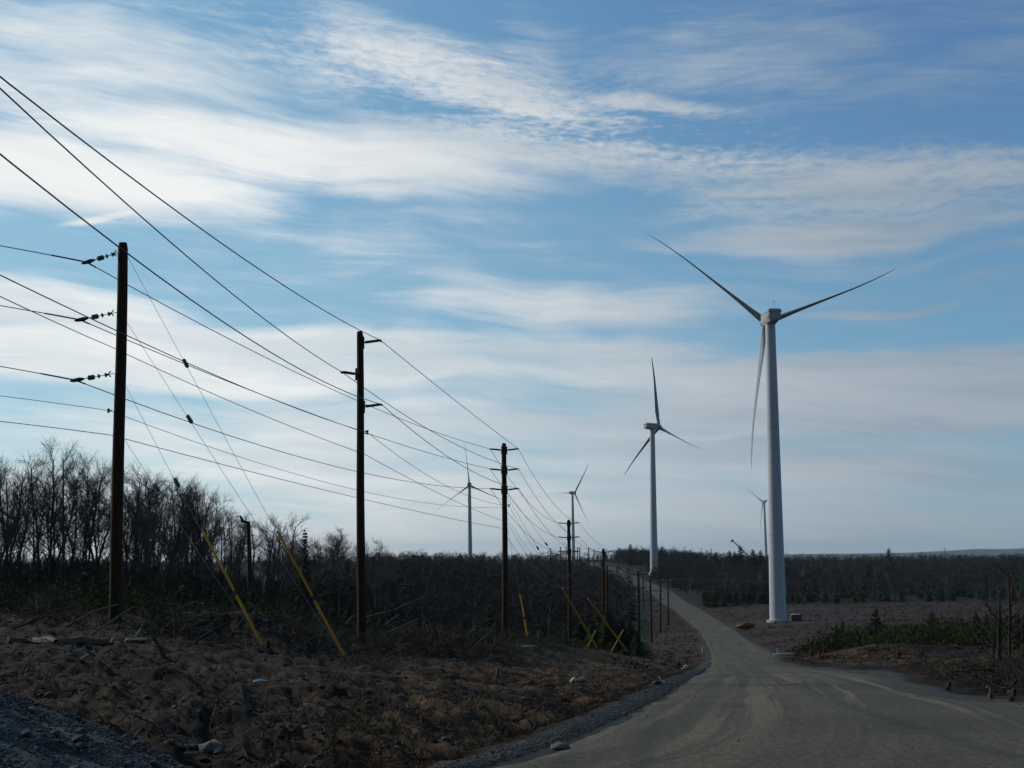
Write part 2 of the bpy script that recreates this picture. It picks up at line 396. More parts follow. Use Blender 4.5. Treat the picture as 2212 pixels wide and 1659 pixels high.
def road_sd(x, y):
    """>0 inside the road, in metres (roughly)"""
    l = np.interp(y, LE[:, 0], LE[:, 1]); r = np.interp(y, RE[:, 0], RE[:, 1])
    sl = np.sqrt(1 + np.interp(y, (LE[1:, 0] + LE[:-1, 0]) / 2, np.diff(LE[:, 1]) / np.diff(LE[:, 0])) ** 2)
    sr = np.sqrt(1 + np.interp(y, (RE[1:, 0] + RE[:-1, 0]) / 2, np.diff(RE[:, 1]) / np.diff(RE[:, 0])) ** 2)
    d = np.minimum((x - l) / sl, (r - x) / sr)
    return np.where((y > 1150) | (y < -8), -50, d)
def hbase(x, y):
    x = np.asarray(x, float); y = np.asarray(y, float)
    rr = np.sqrt(x * x + y * y)
    yy = np.where(y > rr * .45, y, rr * .45 + 1e-3)          # beside and behind the viewer
    c = x / np.maximum(yy, .5)
    fc = np.clip((c - cg[0]) / (cg[-1] - cg[0]), 0, 1) * (NC - 1.001)
    fl = np.clip(np.log(np.maximum(yy, 1)) / lg[-1], 0, 1) * (NL - 1.001)
    i = fc.astype(int); j = fl.astype(int); u = fc - i; v = fl - j
    z = (ZG[i, j] * (1 - u) + ZG[i + 1, j] * u) * (1 - v) + (ZG[i, j + 1] * (1 - u) + ZG[i + 1, j + 1] * u) * v
    # wooded hills on the right of the horizon
    pxx = CX + c * F
    ridge = np.interp(pxx, [1500, 1700, 1950, 2100, 2300, 2900], [0, 0.50, .62, .92, 1.0, 1.0]) + .14 * (fbm(pxx / 60., pxx * 0, 5, 4) - .5)
    z = z + np.clip((yy - 8500) / 3000, 0, 1) ** 1.5 * np.clip(ridge, 0, 2) * 98 * np.clip((14400 - yy) / 1500, 0, 1)
    return z
MOUNDS = [(-14.6, 42, 2.2, .30), (-11.4, 42.5, 1.8, .3), (-17.5, 39, 2.4, .2), (-8.8, 44, 2.0, .55), (-10.2, 43.5, 1.5, .5),
          (-3.4, 54, 2.6, .5), (-1.0, 56, 2.5, .45), (1.6, 70, 3.0, .4), (-6.3, 49.5, 1.6, .25), (3.5, 88, 4, .6), (-20, 44, 3, .3),
          (12.0, 26, 2.2, .35), (15, 30, 3, .45), (14.5, 22, 2.0, .35), (17, 40, 4, .5), (6.5, 100, 5, .6), (24.5, 80, 4, .7), (31, 96, 5, .9)]
def height(x, y, rough=True):
    x = np.asarray(x, float); y = np.asarray(y, float)
    z = hbase(x, y)
    sdv = road_sd(x, y)
    left = (x < np.interp(y, LE[:, 0], LE[:, 1]))
    z = z - .28 * np.exp(-((sdv + 1.6) / .9) ** 2) * (y < 120) * left      # ditch beside the road
    z = z - .9 * np.exp(-(((x - 26) / 4.) ** 2 + ((y - 128) / 7.) ** 2))
    z = z + .9 * np.exp(-(((x - 30.5) / 4.5) ** 2 + ((y - 112) / 7.) ** 2))
    for mx, my, mr, mh in MOUNDS:
        z = z + mh * np.exp(-((x - mx) ** 2 + (y - my) ** 2) / mr ** 2)
    out = np.clip((-sdv - .1) / 1.2, 0, 1)
    if rough:
        fade = np.clip(1.5 - y / 140, 0, 1)
        a = (fbm(x * .9 + y * .35, y * .75, 3, 5) - .5) * .40
        rdg = 1 - np.abs(2 * fbm(x * 1.25 + y * .30, y * .30 + 3, 23, 4) - 1)
        z = z + out * fade * (a + (rdg - .85) * .30 + (.22 - np.abs(fbm(x * 1.2 + y * .6, y * 2.3 - x * .4, 9, 5) - .5) * 1.3) * .22 + (fbm(x * 7, y * 5, 19, 3) - .5) * .08)
        z = z + out * (1 - fade) * (fbm(x * .06, y * .06, 31, 4) - .5) * .9 * np.clip(y / 200, 0, 1)
    z = z - np.clip((sdv + .05) / .5, 0, 1) * .10
    return z
def hz(x, y): return float(height(np.array([x]), np.array([y]))[0])
YS = np.exp(np.linspace(math.log(2.5), math.log(3000), 3000))
def G(px, py, y0=None):
    """where the sight line through (px,py) meets the ground"""
    d = CMn @ np.array([(px - CX) / F, (CY - py) / F, -1.0]); d = d / d[1]
    ys = YS if y0 is None else YS[YS > y0]
    g = height(d[0] * ys, ys, True); below = np.nonzero(d[2] * ys < g)[0]
    i = below[0] if len(below) else len(ys) - 1
    return Vector((d[0] * ys[i], ys[i], float(g[i])))

def base_colour(x, y, sdv):
    n1 = fbm(x * .35, y * .35, 41, 4); n2 = fbm(x * 1.7, y * 1.2, 51, 4); n3 = fbm(x * .05, y * .03, 61, 4)
    soil = np.array([.0045, .0024, .0015]); soil2 = np.array([.018, .0092, .0050]); straw = np.array([.066, .042, .022])
    gravel = np.array([.036, .038, .037]); green = np.array([.012, .017, .007]); litter = np.array([.016, .012, .011])
    red = np.array([.032, .018, .011]); pad = np.array([.034, .029, .027])
    def mx(a, b, t): return a * (1 - t[:, None]) + b * t[:, None]
    def ss(v, a, b):
        t = np.clip((v - a) / (b - a), 0, 1); return t * t * (3 - 2 * t)
    n4 = fbm(x * 5, y * 3.5, 57, 4)
    c = mx(soil[None, :] + 0 * x[:, None], soil2, ss(n2 * .35 + n4 * .45 + n1 * .2, .43, .60))
    pxx = CX + F * x / np.maximum(y, 1)
    strip = ss(-sdv, .8, 2.0) * (1 - ss(-sdv, 5, 10)) * (y < 160)
    c = mx(c, straw, np.clip(strip * ss(n1 * .5 + fbm(x * 1.1 + y * .8, (y - x) * .35, 53, 4) * .5, .42, .56) * ss(pxx, 500, 950) + .35 * ss(n1, .56, .72) * (y < 60), 0, .85))
    c = mx(c, red, ss(y, 70, 110) * (.55 + .45 * ss(n1, .4, .6)) * (pxx > 1330) * (1 - ss(y, 440, 480)))
    c = mx(c, np.array([.050, .030, .018]), ss(fbm(x * .012, y * .09, 63, 3), .46, .6) * ss(y, 120, 180) * (1 - ss(y, 438, 450)) * (pxx > 1400) * .8)
    c = mx(c, green, ss(y, 56, 66) * (pxx < 1250) * (1 - ss(pxx, 1050, 1250)) * .9)
    c = mx(c, green, ss(y, 66, 120) * (pxx >= 1200) * (pxx < 1400) * (1 - ss(pxx, 1380, 1400)) * ss(n3, .35, .5))
    c = mx(c, litter, np.where(pxx > 1420, ss(y, 425, 450), np.where(pxx < 1340, ss(y, 100, 140), ss(-sdv, 22, 40) * (y > 300))))
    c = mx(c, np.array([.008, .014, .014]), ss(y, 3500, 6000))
    c = mx(c, pad, (1 - ss(np.hypot((x - 73) / 1.7, (y - 318) / 1.0), 14, 20)) * 1.0)
    c = mx(c, gravel, ss(sdv, -.85, -.25) * (x < np.interp(y, LE[:, 0], LE[:, 1]) + 3) + ss(sdv, -.3, 0) * (x >= np.interp(y, LE[:, 0], LE[:, 1]) + 3))
    c = mx(c, gravel, np.clip((1 - ss(np.hypot(x + 2.1, (y - 8.9) / .8), .4, 1.0)), 0, 1))
    return c
# polar sheet centred on the viewer, all the way round, out to the horizon
ang = np.concatenate([np.linspace(-180, -34, 50, endpoint=False), np.linspace(-34, 34, 860, endpoint=False), np.linspace(34, 180, 50)])
rad = np.concatenate([[.6, 1.2, 2, 3], np.exp(np.linspace(math.log(4), math.log(60), 420, endpoint=False)),
                      np.exp(np.linspace(math.log(60), math.log(500), 210, endpoint=False)), np.exp(np.linspace(math.log(500), math.log(14400), 120))])
A_, R_ = np.meshgrid(np.radians(ang), rad)
X = (np.sin(A_) * R_).ravel(); Y = (np.cos(A_) * R_).ravel()
Z = height(X, Y)
na, nb = len(ang), len(rad)
idx = np.arange(na * nb).reshape(nb, na)
q = np.stack([idx[:-1, :-1], idx[:-1, 1:], idx[1:, 1:], idx[1:, :-1]], -1).reshape(-1, 4)[:, ::-1]
me = np_mesh('ground', np.stack([X, Y, Z], 1), q, M['ground'], smooth=True)
BC = base_colour(X, Y, road_sd(X, Y))
ca = me.color_attributes.new('base', 'FLOAT_COLOR', 'POINT')
ca.data.foreach_set('color', np.concatenate([BC, np.ones((len(BC), 1))], 1).astype(np.float32).ravel())
ground = link('ground', me); tag(ground, kind='structure')
# hidden centre of the sheet
mb = MB(); n = 24
mb.prism([[(math.sin(-t) * .62, math.cos(t) * .62, z_) for t in [2 * math.pi * k / n for k in range(n)]] for z_ in (-1.9, -1.78)])
g2 = mb.build('ground', M['ground'], ground)
ca = g2.data.color_attributes.new('base', 'FLOAT_COLOR', 'POINT')
ca.data.foreach_set('color', np.tile([.06, .06, .06, 1], len(g2.data.vertices)))

# road sheet
ts = np.concatenate([np.linspace(-7.5, 4, 20, endpoint=False), np.exp(np.linspace(math.log(4), math.log(1140), 420))])
us = np.linspace(0, 1, 160)
L_ = np.interp(ts, LE[:, 0], LE[:, 1]); R2 = np.interp(ts, RE[:, 0], RE[:, 1])
def sm(v, s=2):
    k = np.ones(2 * s + 1) / (2 * s + 1); return np.convolve(np.pad(v, s, 'edge'), k, 'valid')
L_ = sm(L_); R2 = sm(R2)
jag = lambda t, s: (fbm(t * 1.1, t * 0, s, 3) - .5) * .5
U, T2 = np.meshgrid(us, ts)
XX = (L_ + jag(ts, 3))[:, None] * (1 - U) + (R2 + jag(ts, 8))[:, None] * U
MO = XX - L_[:, None]; ZZ = hbase(XX, T2) + (fbm(XX * .2, T2 * .12, 77, 2) - .5) * .05 + (fbm(MO * 1.6, T2 * .05, 71, 3) - .5) * .05
edge = np.minimum(U, 1 - U) * (R2 - L_)[:, None]
ZZ = ZZ - .10 * (1 - np.clip(edge / .8, 0, 1)) + .02
idx = np.arange(XX.size).reshape(XX.shape)
q = np.stack([idx[:-1, :-1], idx[:-1, 1:], idx[1:, 1:], idx[1:, :-1]], -1).reshape(-1, 4)
me = np_mesh('road', np.stack([XX.ravel(), T2.ravel(), ZZ.ravel()], 1), q, M['road'], smooth=True)
at = me.attributes.new('flow', 'FLOAT_VECTOR', 'POINT')
at.data.foreach_set('vector', np.stack([U.ravel(), T2.ravel(), (XX - L_[:, None]).ravel()], 1).astype(np.float32).ravel())
road = link('road', me); tag(road, kind='structure')

# ------------------------------------------------------------------ wind turbines
def turbine_proto():
    t = empty('wind_turbine', (0, 0, 0))
    H = 80.0
    mb = MB(); hs = [i * (H - 2.2) / 10 for i in range(11)]
    rs = [2.15 - (2.15 - 1.28) * (h / H) for h in hs]
    mb.tube([(0, 0, h) for h in hs], rs, 40); tw_ = mb.build('tower', M['tower'], t)
    for h in (22, 50):
        mb = MB(); mb.tube([(0, 0, h - .07), (0, 0, h + .07)], [2.15 - .87 * h / H + .012] * 2, 40, cap=False); mb.build('section_joint', M['seam'], tw_)
    mb = MB(); mb.box((0, -2.13, 1.75), (.9, .12, 2.2), bev=.04); mb.build('door', M['seam'], tw_).rotation_euler = (0, 0, R(155))
    mb = MB()
    mb.tube([(0, 0, -1.2), (0, 0, .30)], [2.9, 2.9], 40); mb.build('foundation', M['concrete'], t)
    # nacelle: chamfered box with a lid overhanging it, axis +Y towards the rotor
    def sec(y, w, zb, zt, ch):
        return [(-w + ch, y, zb), (w - ch, y, zb), (w, y, zb + ch * 1.3), (w, y, zt), (-w, y, zt), (-w, y, zb + ch * 1.3)]
    mb = MB(); c0 = H - 2.1
    mb.prism([sec(-4.9, 1.45, c0 + .75, c0 + 2.35, .5), sec(-4.5, 1.7, c0 + .15, c0 + 2.4, .6), sec(-1, 1.8, c0 - .15, c0 + 2.4, .6), sec(2.6, 1.8, c0 - .15, c0 + 2.4, .6), sec(3.2, 1.5, c0 + .2, c0 + 2.4, .5)][::-1])
    nac = mb.build('nacelle', M['nacelle'], t)
    mb = MB()
    def lid(y, w, z0, z1): return [(-w, y, z0), (w, y, z0), (w, y, z1 - .35), (w - .5, y, z1), (-w + .5, y, z1), (-w, y, z1 - .35)]
    mb.prism([lid(-5.1, 1.6, c0 + 2.43, c0 + 3.0), lid(-4.8, 1.83, c0 + 2.43, c0 + 3.3), lid(2.7, 1.88, c0 + 2.43, c0 + 3.35), lid(3.2, 1.5, c0 + 2.43, c0 + 3.0)][::-1])
    mb.build('roof', M['nacelle'], nac)
    mb = MB(); mb.tube([(0, -4.3, c0 + 3.6), (0, -4.3, c0 + 5.4)], .035, 6); mb.tube([(-.3, -4.3, c0 + 5.2), (.3, -4.3, c0 + 5.2)], .03, 6)
    mb.tube([(-.3, -4.3, c0 + 5.2), (-.3, -4.3, c0 + 5.4)], .06, 6); mb.tube([(.3, -4.3, c0 + 5.2), (.3, -4.3, c0 + 5.4)], .06, 6)
    mb.build('anemometer_mast', M['steel'], nac)
    mb = MB(); ys = [3.1, 3.4, 4.6, 5.6, 6.3, 6.7]; rr = [1.3, 1.55, 1.6, 1.35, .8, .15]
    mb.tube([(0, y, c0 + 1.4) for y in ys], rr, 24); mb.build('hub', M['blade'], t)
    # blade, feathered: chord nearly along the axle
    mb = MB(); loops = []
    for s_, ch, th in [(0, 1.8, 1.8), (.045, 1.8, 1.7), (.10, 2.3, 1.35), (.19, 3.0, .95), (.30, 2.65, .68), (.42, 2.2, .5), (.55, 1.75, .37), (.68, 1.4, .28), (.8, 1.08, .21), (.9, .8, .15), (.96, .55, .11), (.99, .32, .07), (1, .1, .04)]:
        zz = 1.2 + 38.9 * s_; tw = R(84 - 5 * s_); bend = -.5 * s_ ** 2 - .9 * max(0, s_ - .6) ** 2 / .16
        L = []
        for k in range(12):
            a = 2 * math.pi * k / 12; u = math.cos(a) * ch * (.80 if s_ > .08 else 1) / 2 - ch * .12 * (1 if s_ > .05 else 0); w = math.sin(a) * th / 2 * (1 + (.35 * math.cos(a) if s_ > .05 else 0))
            L.append((u * math.cos(tw) - w * math.sin(tw) + bend, u * math.sin(tw) + w * math.cos(tw), zz))
        loops.append(L)
    mb.prism(loops)
    for k in range(3):
        if k == 0: b = mb.build('blade', M['blade'], t); bm = b.data
        else: b = link('blade', bm, t)
        b.location = (0, 4.6, c0 + 1.4)
    return t
def kids(o): return [c for c in o.children]
def copy_tree(o, parent=None):
    c = o.copy(); col.objects.link(c); c.parent = parent
    for ch in kids(o): copy_tree(ch, c)
    return c
tproto = turbine_proto()
TURB = [  # hub px, hub py, base px, base py, distance, axle azimuth, blade angle, label
    (1663.5, 689, 1681, 1342, 320, -3, 69, "largest white wind turbine, its tower visible down to the ground right of the road"),
    (1409, 922, 1413, 1238, 662, 58, -6, "second largest wind turbine, seen side on, its nacelle tail pointing left"),
    (1014, 1048, 1016, 1248, 1040, -2, -5, 'pale wind turbine between the second and third utility poles with one blade straight up'),
    (1236.5, 1065, 1239, 1212, 1410, 38, 33, 'small distant wind turbine directly behind the utility pole, one blade level to the left'),
    (1650.5, 1084, 1655, 1206, 1700, -12, 69, 'smallest and farthest wind turbine, just left of the largest tower'),
]
for i, (hx, hy, bx, by, Y_, az, ba, lab) in enumerate(TURB):
    o = tproto if i == 0 else copy_tree(tproto)
    b = P(bx, by, Y_); h = P(hx, hy, Y_)
    d = (h - b); s_ = d.length / 79.3; zax = d.normalized()
    fw = Vector((math.sin(R(az)), math.cos(R(az)), 0)); fw = (fw - zax * fw.dot(zax)).normalized(); xa = fw.cross(zax)
    Mx = Matrix((xa, fw, zax)).transposed().to_4x4()
    o.matrix_world = Matrix.Translation(b) @ Mx @ Matrix.Scale(s_, 4)
    nb_ = 0
    for ch in kids(o):
        if ch.name.startswith('blade'):
            ch.rotation_euler = Euler((0, R(ba + 120 * nb_), 0)); nb_ += 1
    tag(o, lab, 'wind turbine', 'wind turbines of the wind farm')

# ------------------------------------------------------------------ utility poles
def ring_rough(r, k, j): return r * (1 + .03 * math.sin(k * 2.3 + j))
POLES = {}
def lerp(a, b, t): return a + (b - a) * t
def make_pole(key, top, bot, Y_, r0, r1, arms, label, name='utility_pole', detail=True, group='utility poles of the power line along the road', sink=.6):
    """arms: list of (py, dx metres, kind); top/bot pixel positions"""
    t3 = P(top[0], top[1], Y_); b3 = P(bot[0], bot[1], Y_)
    gz = hz(b3.x, b3.y)
    axis = (t3 - b3).normalized()
    o = empty(name, b3); mb = MB(b3)
    low = b3 - axis * max(sink, b3.z - gz + .5)
    n = 14; hs = [0, .1, .3, .5, .7, .85, .985, 1]
    pts = [lerp(low, t3, h) + Vector((math.sin(h * 7 + Y_) * .02, 0, 0)) * (0 < h < 1) for h in hs]
    mb.tube(pts, [lerp(r0, r1, h) for h in hs[:-1]] + [r1 * .82], n if detail else 8)
    mb.build('pole', M['pole'], o)
    ends = []
    for (py, dxm, kind) in arms:
        t = (py - top[1]) / (bot[1] - top[1]); c = lerp(t3, b3, t); sgn = 1 if dxm > 0 else -1
        rr = lerp(r1, r0, t)
        # arms stand square to the line direction (line runs away and to the right)
        if kind == 'post':
            a = c + Vector((sgn * rr * .9, 0, -.06)); e = a + Vector((dxm, 0, .10))
            mbp = MB(b3)
            dirv = e - a
            if detail:
                for q in (-.22, .0, .22):
                    mbp.tube([c + Vector((sgn * rr * .7, 0, q - .05)), c + Vector((sgn * (rr + .05), 0, q - .05))], .028, 6)
                mbp.tube([a + Vector((sgn * .03, 0, -.28)), a + Vector((sgn * .03, 0, .26))], .045, 6)
                mbp.build('bracket', M['steel'], o); mbp = MB(b3)
            prof = []; N = 26 if detail else 4
            pts_, rds = [], []
            for k in range(N + 1):
                u = k / N; pts_.append(a + dirv * (.05 + .88 * u))
                rds.append((.075 if k % 2 else .05) * (1 if .08 < u < .97 else .55) if detail else .07)
            mbp.tube(pts_, rds, 10 if detail else 6)
            po = mbp.build('post_insulator', M['dark'], o)
            mbp = MB(b3); mbp.tube([e - Vector((0, .14, .02)), e + Vector((0, .14, -.02))], [.05, .05], 6); mbp.tube([e, e - dirv * .09], .035, 6)
            mbp.build('clamp', M['steel'], po)
            ends.append(e)
        elif kind == 'spool':
            e = c + Vector((sgn * (rr + .14), -.02, 0)); mbp = MB(b3)
            mbp.tube([c + Vector((sgn * rr * .8, 0, .05)), e + Vector((0, 0, .05))], .015, 6); mbp.tube([c + Vector((sgn * rr * .8, 0, -.05)), e + Vector((0, 0, -.05))], .015, 6)
            mbp.tube([e + Vector((0, 0, q)) for q in (-.09, -.05, 0, .05, .09)], [.06, .06, .03, .06, .06], 8)
            mbp.build('spool_insulator', M['porc'], o); ends.append(e)
        else:
            ends.append(c + Vector((sgn * (rr + .02), 0, 0)))
    tag(o, label, 'utility pole', group)
    POLES[key] = dict(o=o, ends=ends, top=t3, bot=b3, low=low)
    return o
T3 = lambda a, b, c, w: [(a, -w, 'post'), (a, w, 'post'), (b, -w, 'post'), (b, w, 'post'), (c, -w, 'post'), (c, w, 'post')]
make_pole(1, (265.5, 525), (249, 1346), 40, .215, .165, [], 'tallest brown wooden pole at far left, with strings of disc insulators on its left side')
make_pole(2, (777, 716), (781.5, 1392), 52, .20, .145, [(738, .78, 'post'), (808, -.66, 'post'), (880, .78, 'post'), (939.5, .05, 'spool'), (981, .02, 'none')],
          "wooden pole with three horizontal post insulators, one on its left and two on its right")
make_pole(3, (1089, 957.5), (1091.5, 1367), 86, .22, .17, T3(971, 1015, 1058, .85) + [(1094, .05, 'spool'), (1131, .02, 'none'), (1141, -.02, 'none')],
          'brown wooden utility pole with three pairs of arms, standing right of the pale wind turbine')
make_pole(4, (1228.7, 1122.7), (1231.5, 1382), 136, .24, .18, T3(1130, 1161, 1192, .98), "wooden pole with three pairs of arms, in front of the small distant wind turbine")
make_pole(5, (1303.2, 1185), (1303.8, 1394), 170, .25, .19, T3(1192, 1212, 1232, 1.0), "brown pole just topping the horizon, behind the crossed yellow guards")
FARP = [('6', 1311.5, 1222, 1310, 1388, 205, 'short dark pole close behind the pole that has yellow guards crossing it'),
        ('A', 1378.5, 1234, 1381.2, 1411, 190, "dark pole in the cleared verge, nearest of the row left of the road"),
        ('B', 1404.7, 1249, 1407.6, 1382, 250, 'pole second in the row that steps down the cleared verge left of the road'),
        ('C', 1426.6, 1254, 1427, 1363, 305, 'pole third in the row down the cleared verge left of the road'),
        ('D', 1442.8, 1246, 1443.7, 1343, 343, 'rightmost pole of the row, standing at the very edge of the gravel road'),
        ('E', 1388.8, 1243, 1389.7, 1320, 432, 'thin pole on the valley floor behind the nearest verge pole'),
        ('F', 1357.8, 1228, 1359.3, 1300, 470, 'thin pole on the far slope left of the verge poles'),
        ('G', 1332.5, 1220, 1333.5, 1285, 555, 'thin pole halfway up the far slope beside the rising road'),
        ('H', 1298.5, 1200, 1299.0, 1258, 640, 'thin pole just left of the rising road, partly behind the nearer pole'),
        ('I', 1283, 1186, 1283.5, 1234, 690, 'small pole near the road crest, first right of the small distant turbine'),
        ('J', 1271.6, 1183, 1272, 1228, 740, 'tiny pole by the road crest, between its two neighbours'),
        ('K', 1252.3, 1182, 1252.5, 1223, 830, 'tiny pole right beside another at the top of the hill'),
        ('L', 1247.5, 1182, 1248, 1223, 850, 'tiny pole at the top of the hill nearest the small turbine tower'),
        ('N', 1222.9, 1181, 1223, 1216, 930, 'tiny pole poking above the woods just left of the small turbine'),
        ('O', 1211.2, 1181, 1211.5, 1216, 980, 'tiny pole above the woods, at the left arm ends of the nearer pole'),
        ('Q', 1189.4, 1184, 1189.5, 1216, 1050, 'leftmost of the tiny poles poking above the woods')]
for k, tx, ty, bx, by, Y_, lab in FARP:
    hp = (by - ty) / F * Y_; pm = F / Y_
    arms = T3(ty + .5 * pm, ty + 2.6 * pm, ty + 4.7 * pm, 1.1) if k != '6' else [(ty + .9 * pm, .9, 'post'), (ty + 1.9 * pm, .8, 'post')]
    make_pole(k, (tx, ty), (bx, by), Y_, .19 + Y_ * .00025, .15 + Y_ * .0002, arms, lab, detail=False)
# poles on the skyline right of the second turbine
for i, (tx, ty, Y_) in enumerate([(1479, 1181, 760), (1492, 1187, 800), (1515, 1184, 800), (1526, 1188, 860), (1537, 1185, 860), (1921, 1183, 700), (1990, 1192, 760), (2041, 1184, 700)]):
    lab = ['slim pole on the wooded skyline, first right of the second largest turbine', 'short slim pole on the skyline, second right of the second largest turbine', 'slim pole on the skyline, third right of the second largest turbine',
           'fourth slim pole on the skyline right of the second largest turbine', 'slim skyline pole nearest the pointed spruces', 'lone slim pole on the skyline right of the largest tower', 'short slim pole sticking up before the blue hills', 'slim pole standing out against the blue hills, farther right'][i]
    gy = hz((tx - CX) / F * Y_, Y_); bz = HZ - gy / Y_ * F
    make_pole('s%d' % i, (tx, ty), (tx + .3, bz), Y_, .22, .16, [(ty + 2, -1.0, 'post'), (ty + 2, 1.0, 'post')], lab, detail=False, group='slim poles on the skyline')
# two poles outside the frame carry the near ends of the wires
make_pole('n1', (-664, -560), (-660, 1560), 13, .2, .15, [(-264, .3, 'post'), (-333, .3, 'post'), (-101, .3, 'post')], 'wooden pole close by on the left, outside the photograph')
make_pole('n2', (-1300, 380), (-1300, 1370), 30, .2, .15, [], 'wooden pole far out on the left, outside the photograph')

# insulator strings on pole 1 (a thing of its own hangs from the pole)
p1 = POLES[1]
def string(y_att, x_att, tip, lab):
    a = P(x_att, y_att, 40 - .02); b = P(tip[0], tip[1], 39.8); d = (b - a)
    o = empty('insulator_string', a); mb = MB(a)
    mb.tube([a + d * -.12, b], .013, 6); mb.tube([a + Vector((-.02, 0, -.10)), a + Vector((-.10, 0, 0)), a + Vector((-.02, 0, .10))], .022, 6)
    mb.build('link_rod', M['steel'], o)
    u = d.normalized()
    for f, prof in ((.22, [(-.03, .02), (-.012, .085), (.02, .07), (.10, .02)]), (.47, [(-.03, .03), (-.015, .085), (.02, .07), (.06, .02)]), (.74, [(-.12, .05), (-.09, .085), (.09, .085), (.12, .04)])):
        mb = MB(a); c = a + d * f; mb.tube([c - u * q[0] for q in prof], [q[1] for q in prof], 12)
        mb.build('disc_insulator', M['porc'], o)
    mb = MB(a); mb.tube([b + u * .0, b + u * .14, b + u * .36, b + u * .46], [.03, .075, .06, .02], 8); mb.build('suspension_clamp', M['steel'], o)
    tag(o, lab, 'insulator', 'strings of disc insulators hanging off the tallest pole'); return b + u * .28
S1 = string(547, 252.5, (205, 561), 'topmost string of disc insulators hanging off the left side of the tallest pole')
S2 = string(676, 246.5, (191, 687), 'middle string of disc insulators hanging off the left side of the tallest pole')
S3 = string(808, 240.5, (182, 818), 'lowest string of disc insulators hanging off the left side of the tallest pole')

# ------------------------------------------------------------------ wires
def span(a, b, mid=None, sag=None, n=18):
    a = Vector(a); b = Vector(b)
    if mid is not None:
        best = None
        for i in range(1, 400):
            t = i / 400; p = a.lerp(b, t); x, y = proj(p)
            if best is None or abs(x - mid[0]) < best[0]: best = (abs(x - mid[0]), t, y)
        t = best[1]; p = a.lerp(b, t); dzz = (mid[1] - best[2]) / F * p.y
        sag = dzz / (4 * t * (1 - t))
    pts = []
    for i in range(n + 1):
        t = i / n; p = a.lerp(b, t); p.z -= 4 * sag * t * (1 - t); pts.append(p)
    return pts
def wire(name, pts, r, label, m_=None, group='conductors strung between the utility poles', cat='wire'):
    mb = MB(pts[0]); rr = [r * (1 + .0014 * max(0, p[1] - 60)) for p in map(tuple, pts)]
    mb.tube(pts, rr, 6); o = mb.build(name, m_ or M['wire'], None, loc=pts[0]); tag(o, label, cat, group); return o
def chain(*spans):
    out = list(spans[0])
    for s_ in spans[1:]: out += s_[1:]
    return out
E = {k: v['ends'] for k, v in POLES.items()}
far = [4, 5, 'A', 'B', 'C', 'D', 'E', 'F', 'G', 'H', 'I', 'J', 'K', 'N', 'O', 'Q']
def onward(i, start):
    sp = []; prev = start
    for k in far:
        e = E[k][i]; L = (Vector(e) - Vector(prev)).length
        sg = {4: 1.1, 5: .55}.get(k, .012 * L)
        sp.append(span(prev, e, sag=sg, n=10)); prev = e
    return sp
rw = .0155
n1 = E['n1']
wire('power_line', chain(span(n1[0], E[2][0], mid=(0, 167)), span(E[2][0], E[3][1], mid=(985, 866)), *onward(1, E[3][1])), rw, 'highest wire, sweeping from the top left to the upper right insulator of the second pole')
wire('power_line', chain(span(n1[1], E[2][1], mid=(0, 195)), span(E[2][1], E[3][3], mid=(985, 960)), *onward(3, E[3][3])), rw, 'steep wire from the upper left that ends on the left insulator of the second pole')
wire('power_line', chain(span(n1[2], E[2][2], mid=(0, 336)), span(E[2][2], E[3][5], mid=(965, 985)), *onward(5, E[3][5])), rw, "wire passing over the tallest pole's top to the second pole's lower right insulator")
for S, i, yl, mp, lab in ((S1, 0, 530, (768.5, 863.9), 'wire clamped to the topmost insulator string of the tallest pole'), (S2, 2, 660, (786, 934), 'wire clamped to the middle insulator string of the tallest pole'), (S3, 4, 791, (786, 1022), 'wire clamped to the lowest insulator string of the tallest pole')):
    far_end = P(-1295, yl - 150, 30)
    o = wire('power_line', chain(span(far_end, S, mid=(0, yl)), span(S, E[3][i], mid=mp), *onward(i, E[3][i])), rw, lab)
    # armour rods: the thicker wrap either side of the clamp
    s1 = span(far_end, S, mid=(0, yl), n=60); s2 = span(S, E[3][i], mid=mp, n=90)
    mb = MB(S); cut = [p for p in s1 if (p - S).length < 1.25] + [p for p in s2[1:] if (p - S).length < 1.05]
    mb.tube(cut, .026, 6); mb.build('armor_rod', M['wire'], o).location = S - o.location
# neutral and telephone wires lower down
NB = P(243.8, 750.8, 40.3)
lo1 = chain(span(P(-690, 250, 13), E[2][3], mid=(270, 723)), span(E[2][3], E[3][6], mid=(898.6, 1011)))
def lower(i, drop, start):
    sp = []; prev = start
    for k in far[:10]:
        pl = POLES[k]; d = (pl['bot'] - pl['top']).normalized(); e = pl['top'] + d * drop + Vector((.25, 0, 0))
        L = (e - Vector(prev)).length; sp.append(span(prev, e, sag={4: 1.5, 5: .7}.get(k, .012 * L), n=10)); prev = e
    return sp
wire('neutral_wire', chain(lo1, *lower(0, 6.2, E[3][6])), .011, 'thin wire from the left edge to the small spool insulator on the second pole', group='thin lower wires of the pole line')
wire('neutral_wire', chain(span(P(-690, 300, 13), P(243.8, 750.8, 40.3), mid=(0, 640)), span(P(243.8, 750.8, 40.3), P(787.5, 981, 51.8), mid=(500, 868)), span(P(787.5, 981, 51.8), E[3][7], mid=(898.6, 1041)), *lower(1, 7.4, E[3][7])), .012, 'thin wire crossing behind the tallest pole below its middle insulator string', group='thin lower wires of the pole line')
wire('telephone_cable', chain(span(P(-1295, 760, 30), P(236, 887, 39.8), mid=(0, 855)), span(P(236, 887, 39.8), P(1083, 1096, 85.7), mid=(686, 1037)), span(P(1083, 1096, 85.7), POLES[4]['top'] + Vector((-.2, 0, -6.5)), sag=1.3)), .010, 'upper of the two lowest wires, meeting a bracket on the left of the tallest pole', group='thin lower wires of the pole line')
